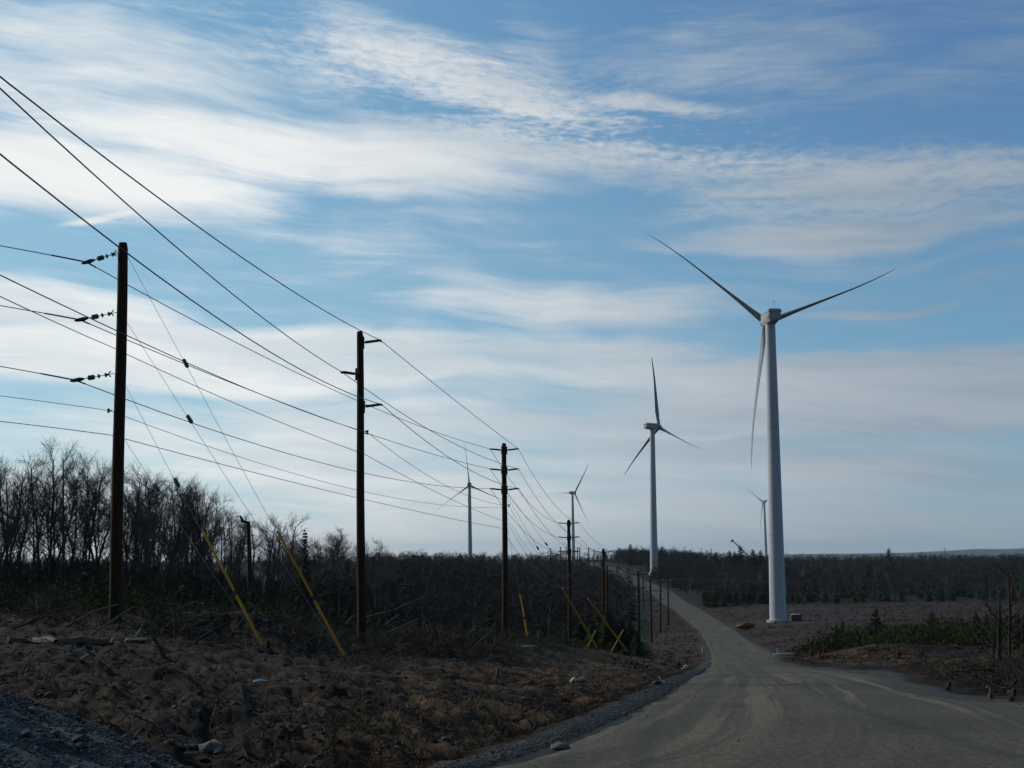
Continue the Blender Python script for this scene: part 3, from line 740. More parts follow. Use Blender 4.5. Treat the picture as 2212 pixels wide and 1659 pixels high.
wire('telephone_cable', chain(span(P(-1295, 830, 30), P(240, 940, 40), mid=(0, 910)), span(P(240, 940, 40), P(1083, 1141, 85.7), mid=(768, 1074.5)), span(P(1083, 1141, 85.7), POLES[4]['top'] + Vector((-.2, 0, -7.6)), sag=1.3)), .013, 'lowest wire, meeting the tallest pole near tree top height', group='thin lower wires of the pole line')
# small hardware of pole 1
mb = MB(p1['bot'])
for x, y in ((234.5, 887), (262, 950), (273.5, 551), (269, 690), (266, 825)):
    c = P(x, y, 39.95); mb.tube([c + Vector((0, 0, -.07)), c + Vector((0, 0, .07))], .045, 6); mb.tube([c, P(x + (8 if x < 250 else -8), y, 39.95)], .02, 6)
mb.build('bracket', M['steel'], p1['o'])
# three faint wires in front of the woods on the right
for y0, y1, y2, lab in ((1250, 1255, 1225, 'highest of the three faint wires crossing in front of the woods at right'), (1272, 1281, 1250, 'middle of the three faint wires crossing in front of the woods at right'), (1296, 1306, 1283, 'lowest of the three faint wires crossing in front of the woods at right')):
    wire('field_wire', span(P(1444, y0, 342), P(2640, y2 - 40, 240), mid=(1800, y1), n=30), .012, lab, M['wire'], 'faint wires in front of the woods at right')
make_pole('r1', (2642, 1140), (2642, 1345), 240, .2, .15, [], 'utility pole out in the field at right, outside the photograph', detail=False)

# ------------------------------------------------------------------ guy wires with yellow guards
def guy(att, anchor, guard=None, ins=None, lab='', r=.0062, guard_lab=None, gr=.036, group='guy wires braced to the ground'):
    a = Vector(att); b = Vector(anchor); o = empty('guy_wire', b)
    mb = MB(b); mb.tube([a, a.lerp(b, .5) - Vector((0, 0, .05)), b], r, 6); mb.build('strand', M['guy'], o)
    mb = MB(b); d = (b - a).normalized(); mb.tube([b - d * .3, b + d * .5], [.03, .03], 6); mb.build('anchor_rod', M['steel'], o)
    if ins is not None:
        c = a.lerp(b, ins); mb = MB(b); mb.tube([c - d * .17, c - d * .14, c + d * .14, c + d * .17], [.04, .065, .065, .04], 10); mb.build('strain_insulator', M['porc'], o)
    if guard is not None:
        g0 = a.lerp(b, guard); off = Vector((.03, -.03, 0))
        m1 = g0.lerp(b, .50)
        mb = MB(b); mb.tube([g0 + off, m1 + off + (b - a).normalized() * .12], gr * .95, 8); mb.build('guard', M['yellow'], o)
        mb = MB(b); mb.tube([m1 + off * .2 + d * .30, b - d * .02], gr * 1.12, 8); mb.build('guard', M['yellow'], o)
        mb = MB(b); mb.tube([m1 + d * .02, m1 + d * .34], gr * .8, 8); mb.build('splice', M['dark'], o)
    tag(o, lab, 'guy wire', group); return o
def frac(a, b, y):
    best = min(range(1, 500), key=lambda i: abs(proj(a.lerp(b, i / 500))[1] - y)); return best / 500
A2 = P(744, 1417, 36.5); A1 = P(567.5, 1395, 36.5)
a_ = P(274, 551, 40); guy(a_, A2, frac(a_, A2, 1147), frac(a_, A2, 785), 'guy wire with the right hand long yellow guard, from the top of the tallest pole')
a_ = P(270, 690, 40); guy(a_, A2 + Vector((-.05, .05, 0)), None, frac(a_, A2, 905), "thin guy wire from below the pole top to the right hand long guard's foot")
a_ = P(267, 825, 40); guy(a_, A1, frac(a_, A1, 1150), frac(a_, A1, 1042), 'guy wire with the left hand long yellow guard, crossing in front of the bare trees')
a_ = P(264, 942, 40); guy(a_, A1 + Vector((-.05, .05, 0)), None, frac(a_, A1, 1054), 'thin guy wire attached lowest on the tallest pole')
B1 = P(1139.6, 1374, 84); a_ = P(1094, 1128, 86); guy(a_, B1, frac(a_, B1, 1284), None, 'steep guy wire with a short yellow guard right of the three armed pole', .010, gr=.06)
B2 = P(1289.6, 1399, 96); a_ = P(1095, 1072, 86); guy(a_, B2, frac(a_, B2, 1271), frac(a_, B2, 1184), 'guy wire with a yellow guard crossing in front of the fourth pole', .010, gr=.065)
B3 = P(1354.6, 1407, 98); a_ = P(1095, 1062, 86); guy(a_, B3, frac(a_, B3, 1293), frac(a_, B3, 1175), 'guy wire with a yellow guard crossing in front of the fifth pole', .010, gr=.065)
for (t0, t1, Y_, lab) in (((1287, 1361), (1269.6, 1385), 105, 'short yellow stake leaning right, behind the guard at the fourth pole'), ((1346.9, 1360), (1317, 1401), 102, 'short yellow stake leaning right, crossing the rightmost yellow guard')):
    mb = MB(P(*t1, Y_)); mb.tube([P(*t1, Y_) - Vector((0, 0, .5)), P(*t0, Y_)], .05, 8); o = mb.build('guy_guard', M['yellow'], None, loc=P(*t1, Y_)); tag(o, lab, 'marker stake', 'short yellow stakes')

# ------------------------------------------------------------------ trees
def segs_mesh(segs, sides=3):
    """list of (p0,p1,r0,r1) -> V, F quads"""
    S = np.array([[*a, *b, c, d] for a, b, c, d in segs], float)
    p0, p1, r0, r1 = S[:, :3], S[:, 3:6], S[:, 6], S[:, 7]
    d = p1 - p0; d /= np.maximum(np.linalg.norm(d, axis=1, keepdims=True), 1e-9)
    ref = np.where(np.abs(d[:, 2:3]) > .9, np.array([[1., 0, 0]]), np.array([[0, 0, 1.]]))
    a = np.cross(d, ref); a /= np.maximum(np.linalg.norm(a, axis=1, keepdims=True), 1e-9); b = np.cross(d, a)
    V = []
    for p, r in ((p0, r0), (p1, r1)):
        for k in range(sides):
            t = 2 * math.pi * k / sides; V.append(p + (a * math.cos(t) + b * math.sin(t)) * r[:, None])
    V = np.stack(V, 1).reshape(-1, 3); base = np.arange(len(S))[:, None] * 2 * sides
    Fq = np.concatenate([base + np.array([[k, (k + 1) % sides, sides + (k + 1) % sides, sides + k]]) for k in range(sides)], 0)
    return V, Fq
def bare_tree(seed, H=11.0, nl=15, up=.75, tw=1.0, bend=.25, double=False, low=.28):
    r = random.Random(seed); trunk = []; br = []
    def rv(s_): return Vector((r.uniform(-1, 1), r.uniform(-1, 1), r.uniform(-1, 1))) * s_
    def grow(p, d, L, rad, n, level, out):
        pts = [(p, rad)]
        for i in range(n):
            d = (d + rv(.30 if level else .12) + Vector((0, 0, .06 if level else .03))).normalized(); q = p + d * (L / n); r2 = rad * (1 - (i + 1) / n * .75)
            out.append((p, q, pts[-1][1], r2)); pts.append((q, r2)); p = q
        return pts
    stems = [(Vector((0, 0, -.4)), (Vector((r.uniform(-1, 1) * bend * .4, r.uniform(-1, 1) * bend * .4, 1))).normalized(), H, .09 + H * .004)]
    if double:
        stems.append((Vector((.1, 0, -.4)), Vector((r.uniform(-.3, .3), r.uniform(-.3, .3), 1)).normalized(), H * .85, .10))
    for (p, d, L, rad) in stems:
        pts = grow(p, d, L * .96, rad, 12, 0, trunk)
        for j in range(nl):
            f = low + (1 - low) * (j + r.random() * .8) / nl; k = min(int(f * 12), 11); q, rq = pts[k]
            q = q.lerp(pts[k + 1][0], f * 12 - k)
            a = r.uniform(0, 2 * math.pi); dd = Vector((math.cos(a), math.sin(a), up * r.uniform(.7, 1.6))).normalized()
            LL = H * r.uniform(.18, .36) * (1.15 - .75 * f)
            lp = grow(q, dd, LL, min(rq * .7, .014 + LL * .013), 5, 1, br)
            for _ in range(7):
                i = r.randint(1, 5); b0, rb = lp[i]; d2 = (dd + rv(.8) + Vector((0, 0, .25))).normalized()
                sp = grow(b0, d2, LL * r.uniform(.3, .55), max(rb * .7, .012), 3, 1, br)
                for _ in range(5):
                    c0, _r = sp[r.randint(1, 3)]; d3 = (d2 + rv(.85) + Vector((0, 0, .3))).normalized()
                    ln = r.uniform(.35, .95) * tw
                    br.append((c0, c0 + d3 * ln * .55, 0.0085, .006)); e = c0 + d3 * ln * .55
                    br.append((e, e + (d3 + rv(.4)).normalized() * ln * .5, .006, .003)); br.append((e, e + (d3 + rv(.7)).normalized() * ln * .4, .0055, .003))
    return trunk, br
def tree_proto(trunk, br, tm, bm_):
    V, Fq = segs_mesh(trunk, 7); m1 = np_mesh('trunk', V, Fq, tm, smooth=True)
    V, Fq = segs_mesh(br, 3); m2 = np_mesh('crown', V, Fq, bm_, smooth=False)
    return m1, m2
protoB = [tree_proto(*bare_tree(100 + i, 11, nl=[15, 18, 13, 20, 16, 15, 18, 14][i], up=[.75, 1.1, .6, 1.4, .9, .8, 1.2, .7][i], double=i in (2, 5, 6), low=[.3, .2, .4, .25, .35, .3, .2, .45][i]), M['bark'], M['twig']) for i in range(8)]
def place_tree(name, meshes, x, y, H, base, label, cat, group, rz=None, r_=rng, sink=.0, wide=1.0):
    z = hz(x, y) - sink
    o = empty(name, (x, y, z)); s_ = H / base
    o.rotation_euler = (r_.uniform(-.03, .03), r_.uniform(-.03, .03), r_.uniform(0, 6.28) if rz is None else rz)
    o.scale = (s_ * wide, s_ * wide, s_)
    for nm, me in zip(('trunk', 'crown'), meshes): link(nm, me, o)
    return tag(o, label, cat, group)
# the tall bare wood on the left
zones = [(-260, 232, 74, 84, 54, 11.0, 'tall bare grey tree in the thick wood left of the tallest pole'),
         (268, 440, 86, 100, 30, 10.4, 'tall bare grey tree in the wood between the tallest pole and the left yellow guard'),
         (440, 534, 100, 114, 12, 10.3, 'bare tree in the wood between the left yellow guard and the broken dead trunk'),
         (548, 652, 125, 170, 11, 9.6, 'bare spreading tree behind the right hand long yellow guard'),
         (655, 770, 175, 215, 17, 11.6, 'low bare tree at the end of the wood, left of the second pole'),
         (790, 836, 240, 280, 9, 12.6, 'last bare tree of the wood, just right of the second pole')]
topy = [(-260, 985), (0, 985), (60, 1010), (130, 985), (210, 995), (300, 1010), (400, 1040), (480, 1075), (500, 1110), (560, 1112), (640, 1150), (700, 1155), (760, 1160), (830, 1185)]
for (x0, x1, ya, yb, n, H, lab) in zones:
    for i in range(n):
        px = x0 + (x1 - x0) * (i + rng.random()) / n; f = (px - x0) / (x1 - x0)
        yy = lerp(ya, yb, f) * (1 + rng.random() ** 1.6 * .55); x = (px - CX) / F * yy; z = hz(x, yy)
        ty = np.interp(px, [a for a, b in topy], [b for a, b in topy]) + rng.uniform(-22, 26)
        Ht = max(4.0, P(px, ty, yy).z - z) * rng.uniform(.86, 1.04)
        place_tree('bare_tree', protoB[rng.randrange(8)], x, yy, min(Ht, 17), 11.0, lab, 'tree', lab.replace('tall ', '').replace('bare grey tree', 'bare grey trees').replace('bare tree', 'bare trees'), wide=rng.uniform(.8, 1.05) if x0 < 540 else rng.uniform(1.1, 1.5))

# conifers
def conifer(seed, H=6.0, n=26, ragged=.3, needles=9, wd=.27):
    r = random.Random(seed); tr = [(Vector((0, 0, -.3)), Vector((0, 0, H * .5)), .05 + H * .008, .03 + H * .004), (Vector((0, 0, H * .5)), Vector((0, 0, H)), .03 + H * .004, .01)]
    V = []; Ff = []
    for j in range(n):
        f = (j + .5) / n; z = H * (.06 + .93 * f); L0 = H * wd * (1 - f) ** .75 + .08
        for k in range(7):
            if r.random() < ragged * .3: continue
            a = r.uniform(0, 6.283); L = L0 * r.uniform(.5, 1.12); d = Vector((math.cos(a), math.sin(a), r.uniform(-.45, .10)))
            side = Vector((-d.y, d.x, 0)).normalized(); p0 = Vector((0, 0, z))
            for m_ in range(int(needles * 1.5)):
                t = r.uniform(.15, 1.0); c = p0 + d * L * t; s_ = (.17 + .24 * L) * r.uniform(.6, 1.3) * (1.15 - .5 * t)
                w = side * s_ * r.choice((-1, 1)) + Vector((0, 0, r.uniform(-.5, .15) * s_)); l = d * s_ * r.uniform(.5, 1.1)
                b = len(V); V += [c - l * .5, c + w + l * .4, c + l]; Ff.append((b, b + 1, b + 2))
    return tr, np.array([tuple(v) for v in V]), np.array(Ff)
protoC = []
for i in range(5):
    tr, V, Ff = conifer(300 + i, 6.0, 26 + i, [.2, .5, .3, .7, .4][i], 9, [.34, .30, .40, .27, .33][i])
    v2, f2 = segs_mesh(tr, 6); protoC.append((np_mesh('trunk', v2, f2, M['bark']), np_mesh('crown', V, Ff, M['needle'])))
CON = [  # top px, top py, distance, height, proto, label
    (1894, 1310, 130, None, 0, 'dark spruce standing tallest in the scrub right of the largest tower'),
    (2010, 1318, 125, None, 1, 'ragged narrow spruce in the middle of the right hand scrub'),
    (1952, 1348, 120, None, 2, 'small round topped spruce between two taller ones in the right hand scrub'),
    (2108, 1318, 118, None, 4, 'dark spruce left of its taller twin near the bare trunks at right'),
    (2130, 1322, 112, None, 0, 'dark spruce right of its twin near the bare trunks at right'),
    (1817, 1337, 135, None, 3, 'small dark spruce just right of the green transformer box'),
    (2200, 1330, 60, None, 2, 'dark spruce at the right edge of the picture behind the bare trunks'),
    (1361, 1174, 850, None, 1, 'pointed spruce on the skyline left of the second largest turbine'),
    (1429, 1179, 800, None, 0, 'pointed spruce on the skyline just right of the second largest turbine'),
    (1598, 1177, 800, None, 0, 'tall pointed spruce on the skyline beside the crane boom'),
    (1588, 1190, 800, None, 2, 'smaller spruce on the skyline left of the tall one beside the crane boom'),
    (1627, 1185, 800, None, 2, 'pointed spruce on the skyline, right of the crane boom'),
    (1643, 1187, 800, None, 1, 'spruce on the skyline nearest the smallest turbine'),
    (1575, 1188, 800, None, 1, 'narrow spruce on the skyline left of the crane boom'),
    (1546, 1192, 800, None, 2, 'broad low spruce on the skyline, leftmost of the pointed group'),
    (1919, 1184, 800, None, 1, 'spiky spruce on the skyline right of the largest tower'),
    (1230, 1183, 0, None, 1, ''), 
    (657, 1140, 170, None, 1, 'thin pointed spruce among the bare trees between the yellow guards and the second pole'),
    (1690, 1262, 440, None, 0, 'dark spruce at the wood edge directly behind the largest tower'),
    (1617, 1270, 430, None, 0, 'dark spruce at the wood edge left of the largest tower'),
    (1640, 1268, 440, None, 4, 'second dark spruce at the wood edge left of the largest tower'),
    (1875, 1213, 560, None, 1, 'narrow dark spruce inside the woods right of the largest tower'),
    (1902, 1233, 520, None, 0, 'dark spruce pair member in the woods, right of the narrow one'),
    (2085, 1228, 560, None, 0, 'dark spruce high in the woods at right of centre'),
    (2075, 1245, 480, None, 2, 'dark bushy spruce low in the woods toward the right'),
    (1120, 1205, 700, None, 0, 'dark spruce inside the woods right of the three armed pole'),
    (958, 1203, 560, None, 1, 'dark spruce in the woods between the second pole and the pale turbine'),
    (884, 1204, 480, None, 2, 'dark spruce in the woods right of the second pole'),
]
for tx, ty, Y_, _h, k, lab in CON:
    if not Y_: continue
    x = P(tx, ty, Y_).x; z = hz(x, Y_); H = min(max(P(tx, ty, Y_).z - z, 1.5), 22)
    place_tree('spruce_tree', protoC[k], x, Y_, H, 6.0, lab, 'tree', 'separate spruces', wide=.5 if Y_ == 170 else 1.05 if H < 9 else 1.15)
# young spruces: thicket left of the valley road and along the wood edge on the right
for (x0, x1, ya, yb, h0, h1, n, lab, grp) in (
        (1240, 1372, 118, 200, 2.5, 5.0, 46, 'young dark green spruce in the thicket behind the yellow guards, left of the verge poles', 'young spruces behind the yellow guards'),
        (1505, 1655, 430, 470, 4.5, 7.5, 30, 'dark green spruce along the wood edge between the road and the largest tower', 'spruces at the wood edge left of the largest tower'),
        (1705, 2300, 440, 480, 3.5, 6.5, 34, 'dark spruce along the foot of the woods beyond the open field at right', 'spruces along the foot of the woods at right'),
        (1750, 2200, 100, 150, .8, 2.4, 48, 'low young spruce in the green scrub below the open field at right', 'young spruces in the scrub at right'),
        (-100, 900, 60, 90, .8, 2.2, 50, 'low young spruce in the green scrub in front of the bare wood at left', 'young spruces in the scrub at left')):
    for i in range(n):
        px = x0 + (x1 - x0) * (i + rng.random()) / n; yy = rng.uniform(ya, yb); x = (px - CX) / F * yy
        if float(road_sd(np.array([x]), np.array([yy]))[0]) > -2: continue
        place_tree('young_spruce', protoC[rng.randrange(5)], x, yy, rng.uniform(h0, h1), 6.0, lab, 'tree', grp, wide=rng.uniform(.8, 1.25))

# the broken dead trunk with its hooked top
def dead_tree(base, pts, rad, limbs, name, label, m_=None):
    o = empty(name, base); mb = MB(base); mb.tube(pts, rad, 8); mb.build('trunk', m_ or M['bark'], o)
    if limbs:
        mb = MB(base)
        for l, r_ in limbs: mb.tube(l, [r_ * (1 - .8 * i / (len(l) - 1)) for i in range(len(l))], 5)
        mb.build('branches', m_ or M['bark'], o)
    return tag(o, label, 'tree')
q = lambda *a: [P(x, y, 95) for x, y in a]
b = P(541, 1310, 95)
dead_tree(b, [b - Vector((0, 0, 1.5))] + q((541, 1310), (540, 1240), (538, 1170), (536.5, 1129), (524, 1126), (519, 1114)), [.24, .22, .19, .16, .14, .13, .07],
          [(q((520, 1115), (512, 1114), (508, 1118)), .05), (q((538, 1128), (543, 1127)), .05), (q((519, 1116), (513, 1119), (509, 1124)), .03), (q((537, 1150), (524, 1149), (512, 1152)), .04), (q((538, 1168), (526, 1166), (515, 1172), (508, 1170)), .04),
           (q((539, 1180), (528, 1184), (518, 1180)), .035), (q((539, 1160), (548, 1156), (556, 1158)), .03), (q((540, 1185), (552, 1182), (560, 1186)), .03), (q((521, 1118), (521, 1128), (522, 1140)), .015)], 'dead_tree', 'broken dead trunk with a hooked top between the two long yellow guards')
# bare trunks at the right edge
for (bx, by, tx, ty, Y_, r0, seed, lab) in ((2160, 1452, 2158, 1300, 34, .09, 3, 'crooked dark bare trunk, left one near the right edge'), (2184, 1462, 2182, 1238, 33, .055, 4, 'tall straight bare trunk with orange bark near the right edge'),
                                            (2146, 1440, 2140, 1340, 36, .05, 5, 'thin forked bare sapling left of the crooked trunk at right'), (2206, 1455, 2211, 1330, 32, .06, 6, 'pale bare sapling at the very right edge')):
    r = random.Random(seed); b = P(bx, by, Y_); t = P(tx, ty, Y_); pts = [b - Vector((0, 0, .5)), b]
    for i in range(1, 6): pts.append(b.lerp(t, i / 5) + Vector((r.uniform(-.05, .05), 0, 0)))
    lim = []
    for i in range(16):
        f = r.uniform(.25, 1); s0 = b.lerp(t, f); a = r.uniform(0, 6.28); L = r.uniform(.2, .6); d = Vector((math.cos(a), math.sin(a), r.uniform(.1, 1.2)))
        l = [s0, s0 + d * L * .5, s0 + d * L + Vector((r.uniform(-.2, .2), 0, r.uniform(0, .3)))]; lim.append((l, .02)); lim.append(([l[1], l[1] + Vector((r.uniform(-.4, .4), r.uniform(-.4, .4), .35))], .012))
    dead_tree(b, pts, [r0, r0, r0 * .9, r0 * .8, r0 * .65, r0 * .5, r0 * .3], lim, 'bare_tree', lab, M['bark'] if seed != 4 else mat('orange bark', (.035, .024, .016), (.075, .045, .028), 4, .9))

# ------------------------------------------------------------------ woods that read as one mass
def low_bare(seed):
    """H = 1; returns V, F(tri), midx ; blades are thin triangles"""
    r = random.Random(seed); V = []; Fx = []; mi = []
    def tri(a, b, w, m_):
        d = Vector(b) - Vector(a); s_ = Vector((r.uniform(-1, 1), r.uniform(-1, 1), .1)); s_ = d.cross(s_).normalized() * w; k = len(V)
        V.extend([Vector(a) - s_, Vector(a) + s_, Vector(b)]); Fx.append((k, k + 1, k + 2)); mi.append(m_)
    tri((0, 0, 0), (r.uniform(-.05, .05), r.uniform(-.05, .05), .95), .009, 0); tri((0, 0, 0), (0, 0, .9), .009, 0)
    for j in range(10):
        z = r.uniform(.25, .9); a = r.uniform(0, 6.28); L = r.uniform(.15, .32) * (1.15 - .6 * z); e = Vector((math.cos(a) * L * .8, math.sin(a) * L * .8, z + L * r.uniform(.5, 1.2)))
        tri((0, 0, z), e, .006, 1)
        for _ in range(4):
            b0 = Vector((0, 0, z)).lerp(e, r.uniform(.3, 1)); e2 = b0 + Vector((r.uniform(-.12, .12), r.uniform(-.12, .12), r.uniform(.02, .16))); tri(b0, e2, .0055, 1)
    return np.array([tuple(v) for v in V]), np.array(Fx), np.array(mi)
def low_con(seed):
    r = random.Random(seed); V = []; Fx = []
    for j in range(16):
        f = (j + .3) / 16; z = .08 + .9 * f; L = .27 * (1 - f) ** .9 + .02
        for k in range(5):
            a = r.uniform(0, 6.28); d = Vector((math.cos(a), math.sin(a), r.uniform(-.5, 0))) * L * r.uniform(.6, 1.2); s_ = Vector((-math.sin(a), math.cos(a), 0)) * L * .38; p = Vector((0, 0, z)); b = len(V)
            V.extend([p + Vector((0, 0, .035)), p + d * .7 + s_, p + d * 1.05, p + d * .7 - s_]); Fx.append((b, b + 1, b + 2)); Fx.append((b, b + 2, b + 3))
    return np.array([tuple(v) for v in V]), np.array(Fx), np.full(len(Fx), 2)
LB = [low_bare(i) for i in range(8)]; LC = [low_con(40 + i) for i in range(4)]
def mass(name, spots, label, cat, mats):
    """spots: x, y, H, con, width"""
    Vs, Fs, Ms = [], [], []; off = 0
    xs = np.array([s_[0] for s_ in spots]); ys = np.array([s_[1] for s_ in spots]); zs = height(xs, ys)
    for i, (x, y, H, con, wd) in enumerate(spots):
        V, Fx, mi = (LC if con else LB)[i % (4 if con else 8)]
        a = rng.random() * 6.28; c, s_ = math.cos(a), math.sin(a); k = H * wd
        Vn = np.stack([(V[:, 0] * c - V[:, 1] * s_) * k + x, (V[:, 0] * s_ + V[:, 1] * c) * k + y, V[:, 2] * H + zs[i] - .1], 1)
        Vs.append(Vn); Fs.append(Fx + off); Ms.append(mi); off += len(V)
    me = np_mesh(name, np.concatenate(Vs), np.concatenate(Fs), mats, np.concatenate(Ms))
    return tag(link(name, me), label, cat, kind='stuff')
spots = []
def wedge(n, x0, x1, y0, y1, h0, h1, pc, wd=1.3, gap=0):
    for _ in range(n):
        yy = math.exp(rng.uniform(math.log(y0), math.log(y1))) * rng.uniform(.97, 1.05); px = rng.uniform(x0, x1) + rng.gauss(0, 12); x = (px - CX) / F * yy
        if float(road_sd(np.array([x]), np.array([yy]))[0]) > -5: continue
        s_ = rng.uniform(h0, h1) * (.82 + .36 * float(fbm(np.array([x * .02]), np.array([yy * .02]), 91, 3)[0])) * rng.choice((.75, .85, .9, 1, 1, 1, 1.1, 1.1, 1.3)); con = rng.random() < pc
        spots.append((x, yy, s_ * (.9 if con else 1), con, wd * rng.uniform(.8, 1.3)))
wedge(2600, 800, 1345, 300, 1100, 6.5, 9.0, .12, 1.7)
wedge(1100, 700, 1290, 140, 330, 3.0, 5.5, .15, 1.5)
wedge(700, 1230, 1345, 560, 700, 3.0, 6.0, .2, 1.5)
# hill right of the road crest, woods beyond the field
wedge(700, 1330, 1520, 800, 1000, 7.5, 9.5, .10, 1.7)
wedge(600, 1400, 1520, 560, 800, 5.0, 8.0, .25, 1.6)
wedge(4200, 1480, 2750, 445, 1100, 6.0, 8.5, .14, 1.5)
wedge(1800, 1480, 2750, 1000, 1800, 7.0, 9.0, .14, 2.0)
wedge(700, -400, 1000, 900, 1500, 7, 9, .1, 2.0)
mass('woodland', spots, 'dark mass of bare woods and spruces covering the valley and the skyline', 'woods', [M['fbark'], M['ftwig'], M['fneed']])
spots = []
for _ in range(2600):
    px = rng.uniform(-420, 850); e = np.interp(px, [-420, 0, 250, 450, 600, 700, 850], [72, 74, 82, 95, 120, 165, 270]); yy = e * (1 + rng.random() * .8)
    x = (px - CX) / F * yy; spots.append((x, yy, rng.uniform(1.4, 3.6) * (yy / 95) ** .4, rng.random() < .07, 1.2))
mass('undergrowth', spots, 'tangle of saplings and brush filling the foot of the bare wood at left', 'undergrowth', [M['fbark'], M['ftwig'], M['needle']])

# scrub
def scatter_leaves(name, centres, label, cat, m_, per=40, size=.09, seed=1):
    r = np.random.RandomState(seed); C_ = np.array(centres); n = len(C_); zs = height(C_[:, 0], C_[:, 1])
    rep = np.repeat(np.arange(n), per); k = len(rep)
    u = r.normal(size=(k, 3)); u /= np.linalg.norm(u, axis=1, keepdims=True); rr = r.rand(k) ** .4
    c = np.stack([C_[rep, 0] + u[:, 0] * rr * C_[rep, 2], C_[rep, 1] + u[:, 1] * rr * C_[rep, 2], zs[rep] + np.abs(u[:, 2]) * rr * C_[rep, 3]], 1)
    a = r.normal(size=(k, 3)); b = r.normal(size=(k, 3)); sz = size * (.6 + r.rand(k, 1) * .9) * (C_[rep, 1:2] / 70) ** .4
    a *= sz; b *= sz; a[:, 2] = np.abs(a[:, 2]) * 1.4
    V = np.stack([c - a * .5, c + b * .5, c + a], 1).reshape(-1, 3)
    return tag(link(name, np_mesh(name, V, np.arange(k * 3).reshape(-1, 3), m_)), label, cat, kind='stuff')
cs = []
for _ in range(2300):
    px = rng.uniform(-350, 1090); yy = rng.uniform(55, 100) if px < 900 else rng.uniform(74, 130); s_ = rng.uniform(.4, 1.1)
    cs.append(((px - CX) / F * yy, yy, s_ * 1.3, s_ * rng.uniform(1.0, 2.3) * (1 if px < 850 else .5)))
scatter_leaves('scrub', cs, 'low dark green scrub between the torn up earth and the bare wood', 'scrub', M['scrub'], 130, .055, 2)
cs = []
for _ in range(900):
    px = rng.uniform(1745, 2300); yy = rng.uniform(82, 150); s_ = rng.uniform(.6, 1.7) * (.5 + float(fbm(np.array([px * .02]), np.array([yy * .1]), 5, 3)[0]))
    if px < 1850 and yy < 100: continue
    cs.append(((px - CX) / F * yy, yy, s_ * 1.5, s_ * rng.uniform(.7, 1.3)))
scatter_leaves('scrub', cs, 'belt of green bushes below the open field right of the largest tower', 'scrub', M['scrub'], 200, .07, 3)
cs = []
for _ in range(420):
    px = rng.uniform(1130, 1385); yy = rng.uniform(108, 230); x = (px - CX) / F * yy
    if float(road_sd(np.array([x]), np.array([yy]))[0]) > -9: continue
    s_ = rng.uniform(.6, 1.4); cs.append((x, yy, s_ * 1.5, s_ * 1.2))
scatter_leaves('scrub', cs, 'dark green bushes in the hollow left of the verge poles', 'scrub', M['scrub'], 200, .08, 4)
cs = []
for _ in range(2600):
    yy = rng.uniform(60, 430); px = rng.uniform(1300, 2300); x = (px - CX) / F * yy
    if float(road_sd(np.array([x]), np.array([yy]))[0]) > -1.5: continue
    s_ = rng.uniform(.10, .32); cs.append((x, yy, s_ * 2.5, s_))
for _ in range(500):
    px = rng.uniform(1700, 2320); yy = rng.uniform(70, 150); s_ = rng.uniform(.3, .9); cs.append(((px - CX) / F * yy, yy, s_ * 1.3, s_ * 1.2))
for _ in range(700):
    px = rng.uniform(-300, 1100); yy = rng.uniform(50, 80); s_ = rng.uniform(.3, .8); cs.append(((px - CX) / F * yy, yy, s_ * 1.3, s_ * 1.2))
scatter_leaves('dry_brush', cs, 'russet dry brush dotted over the cleared verge and field', 'brush', M['leafred'], 14, .07, 5)

# straw grass, sticks, stones
def allowed(x, y, m_=.5): return float(road_sd(np.array([x]), np.array([y]))[0]) < -m_
N = 240000
yy = np.exp(nr.uniform(math.log(8), math.log(90), N)); px = nr.uniform(-100, 2350, N); x = (px - CX) / F * yy
sdv = road_sd(x, yy); n1_ = fbm(x * .35, yy * .35, 41, 4); keep = (sdv < -.7) & (((n1_ + .3 * (fbm(x * 1.7, yy * 1.2, 51, 4) - .5) > .47) & (sdv > -8) & (px > 700)) | (nr.rand(N) < .03)) & (np.hypot(x + 4.2, yy - 6.3) > 4)
x, yy = x[keep], yy[keep]; z = height(x, yy); k = len(x)
L = (.05 + nr.rand(k) ** 2 * .22); a = nr.normal(-.4, 1.5, k); lean = .4 + nr.rand(k) * 1.1
tip = np.stack([x + np.cos(a) * L * lean, yy + np.sin(a) * L * lean, z + L * .75], 1); w = .002 + yy * .00011
V = np.stack([np.stack([x - w, yy, z - .02], 1), np.stack([x + w, yy, z - .02], 1), tip], 1).reshape(-1, 3)
tag(link('dry_grass', np_mesh('dry_grass', V, np.arange(k * 3).reshape(-1, 3), M['straw'])), 'matted dead straw grass on the bank beside the road', 'grass', kind='stuff')
sg = []
